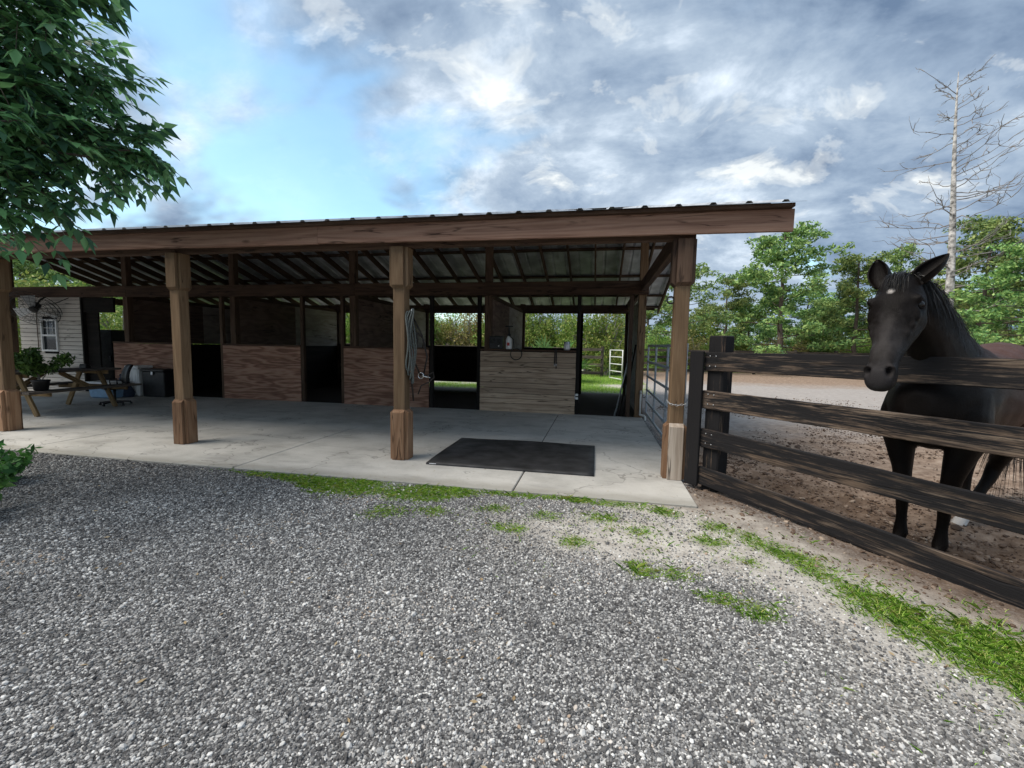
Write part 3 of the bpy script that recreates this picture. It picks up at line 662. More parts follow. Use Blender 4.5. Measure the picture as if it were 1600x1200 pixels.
lathe('collar', [(.035, 0), (.035, .04), (.015, .05), (.012, .16), (.012, .19)], M_BLACK, sp, Matrix.Translation((-2.6, 4.03, LZ+.265)))
tube('handle', [(-2.68, 4.03, LZ+.46), (-2.52, 4.03, LZ+.46)], .014, M_BLACK, sp)
mk('print_mark', [(-2.63, 3.967, LZ+.07), (-2.575, 3.967, LZ+.07), (-2.575, 3.967, LZ+.13), (-2.63, 3.967, LZ+.13)], [(0, 1, 2, 3)], M_RED, sp)
hs = tube('sprayer_hose', [(-2.58, 4.0, LZ+.26), (-2.5, 3.97, LZ+.2)]+circ((-2.44, 3.985, LZ-.1), .115, (-1, 0, 0), (0, 0, -1), 22, -1.2, 4.9), .009, M_RUB); tag(hs, 'black hose looped over the plank wall below the sprayer', 'hose')
cn = empty('paint_can', (-1.42, 4.04, LZ), 'small white and grey can on the ledge by the door', 'can')
lathe('body', [(.06, 0), (.063, .005), (.063, .165), (.06, .17), (.056, .166)], M_STEEL, cn, Matrix.Translation((-1.42, 4.03, LZ))); lathe('label_band', [(.0642, .03), (.0645, .031), (.0645, .11), (.0642, .111)], M_WHITE, cn, Matrix.Translation((-1.42, 4.03, LZ)))
hl = empty('hanging_halter', (-1.65, 4.0, LZ), 'dark leather halter strap hanging over the plank wall', 'halter')
for dx in (0, .025): board('strap', (-1.65+dx, 4.0, LZ+.01), (-1.66+dx*1.5, 4.005, LZ-.3-dx*3), .006, .022, M_LEATH, hl, up=(1, 0, 0), b=.001)
v, f = torus_geo((-1.64, 3.995, LZ-.3), (1, 0, 0), (0, 0, 1), .022, .004, 12, 6); mk('buckle', v, f, M_CHROME, hl, smooth=True)
# planks and pole leaning in the end stall doorway
for i, (fx, fy, tx, ty, tz, wd, lab) in enumerate(((-.36, 4.22, -.12, 4.62, 1.25, .13, 'widest black plank leaning against the end wall'), (-.27, 4.3, -.06, 4.5, 1.42, .09, 'tall narrow black plank leaning furthest right on the end wall'), (-.43, 4.2, -.2, 4.7, 1.05, .1, 'short black plank leaning lowest in the end doorway'))):
    tag(board('leaning_plank', (fx, fy, -.04), (tx, ty, tz), .03, wd, M_BLACKW, None, up=(0, -1, .3)), lab, 'plank', 'planks leaning by the end wall')
tg = empty('leaning_shovel', (-.46, 4.14, -.05), 'grey handled shovel leaning in the doorway of the end stall', 'shovel')
tube('handle', [(-.44, 4.12, .0), (-.22, 4.42, 1.0), (-.2, 4.44, 1.1)], .016, M_STEEL, tg); board('blade', (-.47, 4.09, -.06), (-.43, 4.13, .12), .006, .14, M_STEEL, tg, up=(0, -1, .3))
hb = empty('door_hinge', (-1.2, 4.03, .35), 'white metal hinge plate on the door post beside the plank wall', 'hinge')
for z in (.33, .4): boxo('plate', (-1.195, 4.015, z), (.05, .008, .045), M_WHITE, hb, .002)
boxo('knuckle', (-1.23, 4.008, .365), (.014, .014, .1), M_STEEL, hb, .003)

# tack on the third post (right hand face)
X3 = -3.05
rp = empty('coiled_rope', (X3+.08, -.02, 1.7), 'grey lead rope coiled on the second front post from the right', 'rope')
tube('hook', [(X3+.065, -.02, 1.72), (X3+.13, -.02, 1.71), (X3+.14, -.02, 1.75)], .006, M_STEEL, rp)
for i in range(4):
    dx = .1+.012*i; pts = []
    for j in range(29):
        a = 2*math.pi*j/28; pts.append((X3+dx+.02*math.sin(3*a+i), -.03+.05*math.sin(a)+.012*i, 1.38-.02*i+(.34+.03*i)*math.cos(a)))
    tube('coil', pts, .0095, M_ROPE, rp, 6)
br = empty('hanging_bridle', (X3+.1, .05, 1.7), 'black leather bridle with metal bit hanging on the second post from the right', 'bridle')
for (a, b, c, d) in (((.1, .04, 1.69), (.16, .09, 1.4), (.13, .06, 1.15), (.19, .1, .98)), ((.1, .06, 1.69), (.2, .13, 1.45), (.25, .16, 1.2), (.22, .12, .98)), ((.11, .05, 1.5), (.17, .1, 1.47), (.22, .13, 1.4), (.21, .12, 1.3)), ((.12, .05, 1.12), (.1, .04, .95), (.11, .06, .8), (.12, .06, .68))):
    tube('strap', [(X3+q[0], q[1], q[2]) for q in (a, b, c, d)], .010, M_LEATH, br, 6)
tube('rein', [(X3+x_, y_, z_) for x_, y_, z_ in ((.19, .1, .99), (.26, .13, .98), (.33, .16, 1.02), (.34, .16, .96), (.28, .13, .9), (.2, .1, .86), (.17, .08, .76))], .008, M_LEATH, br, 6)
v, f = torus_geo((X3+.2, .09, .98), (1, 0, 0), (0, 0, 1), .034, .005, 16, 6); mk('bit_ring', v, f, M_CHROME, br, smooth=True)
tube('bit_bar', [(X3+.2, .09, .98), (X3+.3, .13, .955)], .007, M_CHROME, br)

# ------------------------------------------------------------------ left end: table, chair, bins, fan
tb = empty('picnic_table', (-10.75, 1.55, 0), 'weathered wooden picnic table with attached benches under the roof', 'table', rz=R(4))
TM = Wm(tb)
def tbl(name, a, b, w, h, mat, up=(0, 0, 1)): return board(name, TM @ Vector(a), TM @ Vector(b), w, h, mat, tb, up=up)
for i in range(5): tbl('top_board', (-.32+.16*i, -.95, .74), (-.32+.16*i, .95, .74+random.uniform(-.003, .003)), .145, .036, M_TABLE)
for sx in (-1, 1):
    for k_ in (0, 1): tbl('bench_board', (sx*(.62+.15*k_), -.95, .43), (sx*(.62+.15*k_), .95, .43), .14, .036, M_TABLE)
for y in (-.65, .65):
    for sx in (-1, 1): tbl('leg', (sx*.55, y, 0), (sx*.2, y, .72), .09, .04, M_LEGW, up=(0, 1, 0))
    tbl('cross_beam', (-.78, y+.045, .39), (.78, y+.045, .39), .038, .09, M_LEGW); tbl('top_cleat', (-.36, y+.045, .69), (.36, y+.045, .69), .038, .08, M_LEGW)
    tbl('brace', (0, y*.95, .40), (0, y*.2, .7), .038, .08, M_LEGW)
def bottle(x, y, s, mat, lab):
    o = empty('plastic_bottle', (x, y, .76), lab, 'bottle', 'bottles on the picnic table')
    lathe('body', [(.045*s, 0), (.05*s, .01), (.05*s, .17*s), (.04*s, .21*s), (.018*s, .26*s), (.016*s, .29*s)], mat, o, Matrix.Translation((x, y, .76)), 14); lathe('cap', [(.02*s, 0), (.02*s, .025), (.0, .026)], M_WHITE if s > 1.2 else M_BLACK, o, Matrix.Translation((x, y, .76+.28*s)), 12)
bottle(-10.82, 1.0, 1.35, M_BOTTLE, 'taller clear plastic bottle with white cap on the picnic table')
bottle(-10.58, 1.1, 1.05, M_BOTTLE, 'shorter green bottle with black cap on the picnic table')
cm = empty('small_camera_case', (-10.75, 2.1, .76), 'small black case lying on the far end of the picnic table', 'case')
boxo('case_body', (-10.75, 2.1, .795), (.17, .1, .07), M_BLACK, cm, .01); boxo('case_lid', (-10.75, 2.1, .838), (.15, .085, .015), M_RUB, cm, .004)
CHS = len(bpy.data.objects)
oc = empty('office_chair', (-10.55, 3.0, 0), 'black swivel office chair with star base behind the picnic table', 'chair')
for i in range(5):
    a = 2*math.pi*i/5+.3; c, s = math.cos(a), math.sin(a)
    board('base_arm', (-10.55, 3.0, .1), (-10.55+.33*c, 3.0+.33*s, .07), .05, .035, M_BLACK, oc); lathe('castor', [(.028, 0), (.03, .01), (.03, .045), (.02, .055)], M_BLACK, oc, Matrix.Translation((-10.55+.33*c, 3.0+.33*s, .0)), 10)
tube('column', [(-10.55, 3.0, .08), (-10.55, 3.0, .42)], .03, M_BLACK, oc, 10)
boxo('seat', (-10.55, 3.0, .47), (.5, .5, .09), M_BLACK, oc, .035)
v = []; f = []
for i in range(9):
    for j in range(9):
        u, w_ = -1+i/4, -1+j/4; rr_ = 1-.12*abs(u)**3*abs(w_)**1; v.append((-10.55+.25*u*rr_*(1-.12*w_), 3.27+.05*(w_**2)-.06*u*u+.05*w_, .82+.27*w_*rr_))
for i in range(8):
    for j in range(8): a = i*9+j; f.append((a, a+9, a+10, a+1))
bk = mk('backrest', v, f, M_BLACK, oc, smooth=True); bk.modifiers.new('thick', 'SOLIDIFY').thickness = .05
tube('back_stem', [(-10.55, 3.15, .45), (-10.55, 3.32, .5), (-10.55, 3.31, .7)], .02, M_BLACK, oc)
for sx in (-.27, .27): tube('armrest', [(-10.55+sx, 3.12, .47), (-10.55+sx*1.1, 3.12, .68), (-10.55+sx*1.1, 2.85, .69), (-10.55+sx, 2.88, .47)], .018, M_BLACK, oc)
oc.matrix_basis = Matrix.Translation((-10.5, 2.42, 0)) @ Matrix.Rotation(R(-25), 4, 'Z') @ Matrix.Scale(.76, 4)
tub = empty('storage_tub', (-11.85, 3.3, 0), 'light blue plastic storage tub with white lid behind the table', 'tub')
v, f = boxgeo(.6, .42, .32, .03); v = [(a*(1+.12*(c/.32)), b*(1+.12*(c/.32)), c) for a, b, c in v]; mk('tub_body', v, f, M_BLUE, tub, Matrix.Translation((-11.85, 3.3, .165))); boxo('lid', (-11.85, 3.3, .35), (.68, .5, .045), M_WHITE, tub, .015)
bgm = empty('feed_bag', (-11.72, 3.5, 0), 'slumped dark blue bag beside the white bin', 'bag')
v, f = [], []
for i in range(9):
    zt = i/8; rr_ = .24*(1-.25*zt)*(math.sin(math.pi*min(1, zt*.8+.25))**.5)
    for k_ in range(16):
        a = 2*math.pi*k_/16; r_ = rr_*(1+.1*math.sin(3*a+zt*4)+.05*math.sin(7*a)); v.append((r_*math.cos(a)*1.1, r_*math.sin(a)*.8, .005+.42*zt+.02*math.sin(2*a)*zt))
for i in range(8):
    for k_ in range(16): f.append((i*16+k_, i*16+(k_+1) % 16, (i+1)*16+(k_+1) % 16, (i+1)*16+k_))
f.append(tuple(range(128, 144)))
mk('bag_body', v, f, M_NAVY, bgm, Matrix.Translation((-11.72, 3.5, 0)), True); tube('bag_tie', [(-11.74, 3.48, .4), (-11.72, 3.5, .46), (-11.68, 3.48, .5)], [.05, .03, .06], M_NAVY, bgm)
wb = empty('white_bin', (-11.6, 3.85, 0), 'tall white ribbed bin standing against the plywood stall wall', 'bin')
v, f = boxgeo(.34, .34, .66, .03); v = [(a*(1+.1*c), b*(1+.1*c), c) for a, b, c in v]; mk('bin_body', v, f, M_WHITE, wb, Matrix.Translation((-11.6, 3.8, .335)))
boxo('bin_lid', (-11.6, 3.8, .695), (.39, .39, .06), M_WHITE, wb, .02)
for dx in (-.1, 0, .1): boxo('rib', (-11.6+dx, 3.625, .34), (.02, .012, .58), M_WHITE, wb, .004)
bc = empty('black_chest', (-11.1, 3.87, 0), 'black lidded chest between the white bin and the front post', 'chest')
boxo('chest_body', (-11.05, 3.84, .3), (.62, .34, .6), M_BLACK, bc, .015); boxo('chest_lid', (-11.05, 3.83, .63), (.66, .38, .06), M_BLACK, bc, .015); boxo('latch', (-11.05, 3.65, .56), (.06, .02, .08), M_STEEL, bc, .004)
lc = empty('black_locker', (-14.35, 5.3, 0), 'black locker standing behind the opening beside the pale siding wall', 'locker')
boxo('locker_body', (-14.35, 5.3, .8), (.5, .4, 1.6), M_BLACK, lc, .012); boxo('locker_door', (-14.35, 5.09, .8), (.5, .02, 1.46), M_RUB, lc, .005); boxo('locker_handle', (-14.16, 5.07, .8), (.02, .02, .14), M_STEEL, lc, .004)
# cage fan under the middle header
fc = Vector((-14.6, 3.72, 2.05)); fan = empty('cage_fan', fc, 'round black wire cage fan hanging below the beam by the tack room', 'fan')
fnrm = Vector((.35, -.62, -.7)).normalized(); fu = fnrm.cross(Vector((0, 0, 1))).normalized(); fv = fnrm.cross(fu)
for side, dd in ((1, .09), (-1, -.09)):
    gs = []
    for r_ in (.5, .42, .32, .22, .1): gs.append(tubegeo(circ(fc+fnrm*dd*(1-.5*(r_/.5)**2), r_, fu, fv, 36), .006 if r_ > .45 else .004, 5, False))
    for k_ in range(24):
        a = 2*math.pi*k_/24; d = fu*math.cos(a)+fv*math.sin(a); gs.append(tubegeo([fc+fnrm*dd*(1-.5*(r_/.5)**2)+d*r_ for r_ in (.1, .25, .4, .5)], .003, 4))
    v, f = joingeo(gs); mk('guard_cage', v, f, M_BLACK, fan)
mk('hub_motor', *joingeo([tubegeo([fc-fnrm*.2, fc-fnrm*.17, fc+fnrm*.03, fc+fnrm*.05], [.05, .09, .09, .04], 14)]), M_BLACK, fan)
for k_ in range(3):
    a = 2*math.pi*k_/3+.4; d = fu*math.cos(a)+fv*math.sin(a); e = fnrm.cross(d)
    q = [fc+d*.06+e*.04+fnrm*.02, fc+d*.06-e*.04-fnrm*.02, fc+d*.42-e*.13-fnrm*.05, fc+d*.44+e*.1+fnrm*.05]; o = mk('blade', q, [(0, 1, 2, 3)], M_STEEL, fan); o.modifiers.new('thick', 'SOLIDIFY').thickness = .004
tube('bracket', [fc-fnrm*.15, fc+Vector((0, .15, .25)), fc+Vector((0, .25, .32))], .02, M_BLACK, fan)
tube('cord', [fc-fnrm*.15, fc+Vector((.4, .2, .16)), fc+Vector((.75, .25, .3))], .008, M_BLACK, fan, 6)
# small white gate panel behind the barn
wg = empty('white_yard_gate', (-.1, 14.2, 0), 'narrow white ladder shaped gate standing open behind the barn', 'gate')
ga, gb = Vector((-.28, 14.6, 0)), Vector((.18, 13.4, 0))
for q in (ga, gb): tube('stile', [q+Vector((0, 0, .06)), q+Vector((0, 0, 1.28))], .024, M_WHITE, wg)
for z in (.08, .38, .68, .98, 1.26): tube('rung', [ga+Vector((0, 0, z)), gb+Vector((0, 0, z))], .02, M_WHITE, wg)
gp = empty('gate_post', (.3, 13.3, 0), 'dark wooden post carrying the small white gate behind the barn', 'post'); board('shaft', (.3, 13.3, -.2), (.3, 13.3, 1.4), .16, .16, M_FENCEP, gp); board('stop_board', (.42, 13.3, -.1), (.42, 13.3, 1.25), .03, .14, M_FENCEP, gp)

# ------------------------------------------------------------------ horse
HO = Vector((1.50, -1.20, -.10)); HA = math.atan2(-.653, -.757)
HM = Matrix.Translation(HO) @ Matrix.Rotation(HA, 4, 'Z')
horse = empty('horse', HO, 'dark brown horse with white star resting its head over the fence', 'horse', rz=HA)
def loft(secs, lat=(0, 1, 0), n=20, e=2.0):
    """closed tube through (pos, half width sideways, half depth)"""
    P_ = [Vector(s[0]) for s in secs]; vs, fs = [], []; lat = Vector(lat)
    for i, s in enumerate(secs):
        t = (P_[min(i+1, len(P_)-1)]-P_[max(i-1, 0)]).normalized(); l = (lat-t*lat.dot(t)).normalized(); u = t.cross(l)
        for k_ in range(n):
            a = 2*math.pi*k_/n; c, sn = math.cos(a), math.sin(a)
            c = math.copysign(abs(c)**(2/e), c); sn = math.copysign(abs(sn)**(2/e), sn); vs.append(P_[i]+l*c*s[1]+u*sn*s[2])
    for i in range(len(P_)-1):
        for k_ in range(n): fs.append((i*n+k_, i*n+(k_+1) % n, (i+1)*n+(k_+1) % n, (i+1)*n+k_))
    fs.append(tuple(range(n))[::-1]); fs.append(tuple(range((len(P_)-1)*n, len(P_)*n))); return vs, fs
def dense(secs, k_=4):
    """Catmull-Rom resampling of loft sections"""
    A = np.array([list(s[0])+list(s[1:]) for s in secs]); out = []
    for i in range(len(A)-1):
        p0, p1, p2, p3 = A[max(i-1, 0)], A[i], A[i+1], A[min(i+2, len(A)-1)]
        for j in range(k_):
            t = j/k_; q = .5*((2*p1)+(-p0+p2)*t+(2*p0-5*p1+4*p2-p3)*t*t+(-p0+3*p1-3*p2+p3)*t**3); out.append((q[:3], max(q[3], .004), max(q[4], .004)))
    out.append((A[-1][:3], A[-1][3], A[-1][4])); return out
def ball(c, r, n=14, m_=10):
    c = Vector(c); r = Vector(r); vs, fs = [], []
    for i in range(1, m_):
        for k_ in range(n):
            a, b = 2*math.pi*k_/n, math.pi*i/m_; vs.append((c.x+r.x*math.sin(b)*math.cos(a), c.y+r.y*math.sin(b)*math.sin(a), c.z+r.z*math.cos(b)))
    for i in range(m_-2):
        for k_ in range(n): fs.append((i*n+k_, (i+1)*n+k_, (i+1)*n+(k_+1) % n, i*n+(k_+1) % n))
    fs.append(tuple(range(n))); fs.append(tuple(range((m_-2)*n, (m_-1)*n))[::-1]); return vs, fs
G = []
G.append(loft(dense([((.27, 0, 1.08), .07, .10), ((.2, 0, 1.08), .17, .21), ((.06, 0, 1.08), .245, .30), ((-.12, 0, 1.11), .275, .355), ((-.35, 0, 1.15), .275, .385), ((-.62, 0, 1.12), .305, .355), ((-.92, 0, 1.14), .32, .345), ((-1.2, 0, 1.21), .30, .335), ((-1.46, 0, 1.25), .265, .29), ((-1.66, 0, 1.2), .17, .19), ((-1.75, 0, 1.18), .06, .07)]), n=24))
POLL = Vector((.665, -.02, 1.895)); MUZ = Vector((1.0, .035, 1.262))
G.append(loft(dense([((-.42, 0, 1.25), .17, .30), ((-.15, 0, 1.33), .17, .31), ((.08, 0, 1.49), .14, .25), ((.28, 0, 1.655), .112, .195), ((.46, -.01, 1.755), .098, .16), ((.59, -.015, 1.815), .088, .12), ((.68, -.02, 1.85), .06, .08)]), n=20))
ha = (MUZ-POLL).normalized(); hl_ = Vector((-.08, 1, .02)); hl_ = (hl_-ha*hl_.dot(ha)).normalized(); hn = hl_.cross(ha).normalized()
if hn.x < 0: hn = -hn
HL = (MUZ-POLL).length
def hp(t, l, nn): return POLL+ha*(t*HL)+hl_*l+hn*nn
def hsec(t, hw, hd, off): return (hp(t, 0, off), hw, hd)
G.append(loft(dense([hsec(-.06, .04, .05, -.06), hsec(0, .082, .088, -.05), hsec(.12, .118, .118, -.055), hsec(.26, .131, .142, -.07), hsec(.38, .122, .148, -.08), hsec(.52, .100, .118, -.06), hsec(.66, .080, .09, -.04), hsec(.78, .070, .077, -.03), hsec(.88, .074, .074, -.03), hsec(.95, .072, .064, -.034), hsec(1.0, .058, .05, -.04), hsec(1.03, .03, .028, -.045)]), lat=hl_, n=24, e=2.25))
for s in (-1, 1):
    G.append(ball(hp(.30, s*.082, -.13), (.055, .05, .085)))                       # jowl
    G.append(ball(hp(.225, s*.112, .008), (.034, .024, .028)))                      # brow over the eye
    G.append(ball(hp(.885, s*.054, .012), (.026, .022, .036)))                       # nostril wing
    G.append(loft([(hp(.31, s*.094, -.045), .012, .016), (hp(.5, s*.074, -.03), .014, .014), (hp(.62, s*.054, -.02), .008, .008)], lat=hl_, n=10))   # facial crest
G.append(ball(hp(.965, 0, -.075), (.045, .05, .035)))                              # lower lip
G.append(ball(hp(.9, 0, -.095), (.04, .04, .03)))                                 # chin
def leg(*secs): G.append(loft(dense([(s[0], s[1], s[2]) for s in secs], 4), lat=(0, 1, 0), n=16))
for s in (-1, 1):
    x0 = .0 if s < 0 else .02
    leg(((-.14, s*.17, 1.22), .085, .15), ((-.02, s*.185, 1.02), .105, .165), ((-.02, s*.175, .86), .098, .135), ((x0-.01, s*.155, .72), .076, .092), ((x0+.0, s*.135, .58), .056, .066), ((x0+.01, s*.125, .475), .05, .055), ((x0+.015, s*.12, .43), .05, .054), ((x0+.005, s*.117, .36), .036, .042), ((x0, s*.115, .26), .033, .038), ((x0, s*.113, .17), .038, .043), ((x0, s*.112, .135), .043, .049), ((x0+.025, s*.112, .085), .038, .042), ((x0+.045, s*.112, .05), .05, .054), ((x0+.055, s*.112, .0), .06, .066))
leg(((-1.3, .13, 1.2), .15, .24), ((-1.24, .17, .98), .14, .21), ((-1.18, .18, .84), .11, .15), ((-1.18, .135, .70), .08, .105), ((-1.21, .09, .57), .056, .07), ((-1.22, .065, .5), .052, .064), ((-1.17, .05, .40), .042, .048), ((-1.06, .02, .27), .038, .042), ((-.97, .0, .16), .044, .048), ((-.9, -.01, .10), .042, .044), ((-.85, -.02, .05), .054, .056), ((-.83, -.02, .0), .06, .066))
leg(((-1.36, -.13, 1.2), .15, .24), ((-1.34, -.17, .98), .14, .21), ((-1.28, -.18, .84), .11, .15), ((-1.38, -.165, .70), .076, .10), ((-1.5, -.15, .57), .054, .066), ((-1.52, -.15, .5), .05, .062), ((-1.49, -.15, .40), .04, .046), ((-1.47, -.15, .27), .036, .04), ((-1.45, -.15, .15), .042, .046), ((-1.42, -.15, .09), .04, .042), ((-1.39, -.15, .045), .052, .054), ((-1.38, -.15, .0), .06, .066))
v, f = joingeo(G)
tmp = mk('horse_tmp', v, f, None)
rm = tmp.modifiers.new('r', 'REMESH'); rm.mode = 'VOXEL'; rm.voxel_size = .0105; rm.use_smooth_shade = True
sm = tmp.modifiers.new('s', 'SMOOTH'); sm.factor = .5; sm.iterations = 7
dg = bpy.context.evaluated_depsgraph_get(); hme = bpy.data.meshes.new_from_object(tmp.evaluated_get(dg)); bpy.data.objects.remove(tmp)
HV = np.zeros(len(hme.vertices)*3, np.float32); hme.vertices.foreach_get('co', HV); HV = HV.reshape(-1, 3).astype(float)
def dent(c, r, d, dirv, asp=(1, 1, 1)):
    global HV
    w_ = np.exp(-(((HV-np.array(c))/np.array(asp))**2).sum(1)/(2*r*r)); HV = HV+np.array(dirv)*(d*w_)[:, None]
for s in (-1, 1):
    dent(hp(.265, s*.135, -.03), .022, -.034, hl_*s)                         # eye socket
    dent(hp(.905, s*.062, .034), .011, -.075, (hl_*s*.5+hn*.7+ha*.35), (1, 1, 1.5))        # nostril
    dent(hp(.58, s*.075, .01), .05, -.014, hl_*s)                             # hollow cheek
    dent(hp(.16, s*.09, .02), .03, -.012, hl_*s*.6+hn*.6)                     # temple
for l_ in np.linspace(-.055, .055, 9): dent(hp(1.0-.9*abs(l_)**1.2, l_, -.052), .008, -.010, ha)      # mouth line
for s in (-1, 1):
    for t_, l_, q_, r_, d_ in ((.32, .122, -.01, .016, .013), (.38, .118, -.018, .016, .016), (.45, .106, -.022, .016, .016), (.52, .094, -.022, .015, .012), (.2, .105, .04, .02, .012), (.33, .085, .055, .03, -.012), (.48, .075, .04, .035, -.013), (.62, .06, .03, .03, -.012), (.86, .03, .05, .02, -.012), (.40, .115, -.085, .03, -.012), (.875, .078, .03, .012, .010), (.90, .035, .052, .012, .010), (.94, .07, .015, .012, .010)): dent(hp(t_, s*l_, q_), r_, d_, hl_*s*.7+hn*.5)
HV = HV+np.stack([np.sin(HV[:, 0]*31+HV[:, 2]*23)*np.sin(HV[:, 1]*37), np.sin(HV[:, 1]*29+HV[:, 0]*17)*np.sin(HV[:, 2]*33), np.sin(HV[:, 2]*27+HV[:, 1]*19)*np.sin(HV[:, 0]*35)], 1)*.0022
def ear(c, tip, out, w_):
    """cupped ear with thickness"""
    c = Vector(c); tip = Vector(tip); ax = tip-c; op = Vector(out); op = (op-ax.normalized()*op.dot(ax.normalized())).normalized(); sd_ = ax.normalized().cross(op)
    vs, fs = [], []; NU, NV = 11, 12
    for th in (0, 1):
        for i in range(NU+1):
            t = i/NU; wd = w_*(math.sin(math.pi*min(1, (t*.80+.2)))**.75)*(1.0 if t < .97 else .5)+.002; wd = max(wd, .003)
            for j in range(NV+1):
                a = (j/NV-.5)*math.pi*1.35*(1-.25*t); r_ = wd*(1-.13*th)
                vs.append(c+ax*t+sd_*math.sin(a)*r_-op*(math.cos(a)*r_*.85-.0*t)+op*(wd*.45+.012*t*t-.004*th))
    m_ = (NU+1)*(NV+1)
    for i in range(NU):
        for j in range(NV):
            a = i*(NV+1)+j; fs.append((a, a+1, a+NV+2, a+NV+1)); fs.append((m_+a, m_+a+NV+1, m_+a+NV+2, m_+a+1))
    for i in range(NU):
        for j in (0, NV): a = i*(NV+1)+j; fs.append((a, a+NV+1, m_+a+NV+1, m_+a))
    for j in range(NV): a = NU*(NV+1)+j; fs.append((a, a+1, m_+a+1, m_+a))
    return vs, fs
nH = len(HV); hf = [tuple(p.vertices) for p in hme.polygons]
gE = joingeo([ear(hp(.03, -.082, -.03), hp(-.235, -.135, .0), hn*1.0-hl_*.25, .058), ear(hp(.03, .082, -.03), hp(-.225, .195, -.04), hn*.9-hl_*.35, .06)])
body = mk('horse_body', [tuple(x) for x in HV]+gE[0], hf+[tuple(i+nH for i in q) for q in gE[1]], None, horse, HM, True)
def horse_mat():
    m, n, p = newmat('horse_coat', .5, .10); t = nd(n, 'ShaderNodeTexCoord'); ob = t.outputs['Object']
    def tex(sc, s, d):
        mp = nd(n, 'ShaderNodeMapping'); mp.inputs['Scale'].default_value = sc; lk(n, ob, mp.inputs[0]); x = nd(n, 'ShaderNodeTexNoise'); x.inputs['Scale'].default_value = s; x.inputs['Detail'].default_value = d; lk(n, mp.outputs[0], x.inputs['Vector']); return x.outputs[0]
    def blob(c, r0, r1):
        d_ = nd(n, 'ShaderNodeVectorMath'); d_.operation = 'DISTANCE'; lk(n, ob, d_.inputs[0]); d_.inputs[1].default_value = c
        dd = math_(n, 'ADD', d_.outputs['Value'], math_(n, 'MULTIPLY_ADD', tex((1, 1, 1), 30, 4), r1*.9, -r1*.45)); return ramp(n, dd, [(r0, 1), (r1, 0)]).outputs[0]
    nz = math_(n, 'ADD', math_(n, 'MULTIPLY', tex((1, 1, 1), 5, 6), .6), math_(n, 'MULTIPLY', tex((1, 1, 1), 90, 5), .4)); sx = nd(n, 'ShaderNodeSeparateXYZ'); lk(n, ob, sx.inputs[0])
    dark = mixc(n, nz, (.0022, .0016, .0013), (.0085, .0056, .0045)); brown = mixc(n, nz, (.045, .021, .015), (.10, .05, .037))
    back = ramp(n, math_(n, 'MULTIPLY_ADD', sx.outputs[0], -.6, .1), [(.2, 0), (.62, 1)]).outputs[0]; up = ramp(n, sx.outputs[2], [(.75, 0), (1.3, 1)]).outputs[0]
    c = mixc(n, math_(n, 'MULTIPLY', back, up), dark, brown)
    c = mixc(n, math_(n, 'MULTIPLY', blob(hp(.62, 0, .05), .04, .2), .75), c, (.042, .037, .036))     # sheen highlight on the nose bridge, painted into the coat
    c = mixc(n, math_(n, 'MULTIPLY', blob(hp(.95, 0, .0), .05, .13), .65), c, (.032, .029, .03))  # grey muzzle, its lit look also painted into the colour
    c = mixc(n, blob(hp(.17, -.012, .072), .012, .026), c, (.5, .46, .43))                               # star
    sock = math_(n, 'MULTIPLY', ramp(n, math_(n, 'MULTIPLY_ADD', nz, .05, sx.outputs[2]), [(.25, 1), (.28, 0)]).outputs[0], math_(n, 'MULTIPLY', ramp(n, math_(n, 'MULTIPLY', sx.outputs[0], -1.), [(.6, 0), (.7, 1)]).outputs[0], ramp(n, math_(n, 'ADD', sx.outputs[1], .5), [(.42, 0), (.46, 1)]).outputs[0]))
    sock = math_(n, 'MULTIPLY', sock, ramp(n, sx.outputs[2], [(.06, 0), (.07, 1)]).outputs[0])
    c = mixc(n, sock, c, (.62, .58, .54)); lk(n, c, p.inputs['Base Color'])
    hair = tex((22, 40, 16), 9, 5); b = nd(n, 'ShaderNodeBump'); b.inputs['Strength'].default_value = .55; b.inputs['Distance'].default_value = .006; lk(n, hair, b.inputs['Height']); lk(n, b.outputs[0], p.inputs['Normal'])
    lk(n, ramp(n, nz, [(.35, .6), (.65, .38)]).outputs[0], p.inputs['Roughness']); p.inputs['Sheen Weight'].default_value = .0; p.inputs['Sheen Roughness'].default_value = .4; return m
body.data.materials.append(horse_mat())
m, n, p = newmat('horse_eye', .22, .4); p.inputs['Base Color'].default_value = (.006, .004, .003, 1); M_EYE = m
for s in (-1, 1):
    v, f = ball((0, 0, 0), (.024, .024, .024)); e = mk('eye', v, f, M_EYE, body, HM @ Matrix.Translation(hp(.25, s*.108, -.024)), True)
    # eyelid fold
    c = hp(.25, s*.117, -.022); o_ = (hl_*s*.9+hn*.35).normalized(); a1 = ha; a2 = o_.cross(a1).normalized()
    pts = [c+a1*.026*math.cos(a)+a2*.017*math.sin(a)+o_*.008*math.sin(a if s > 0 else -a) for a in np.linspace(0, 2*math.pi, 17)]
    v, f = tubegeo(pts, .0055, 6, False); mk('eyelid', v, f, body.data.materials[0], body, HM, True)
M_HAIR = plain('horse_hair', (.01, .008, .007), .45, var=.3, scale=40)
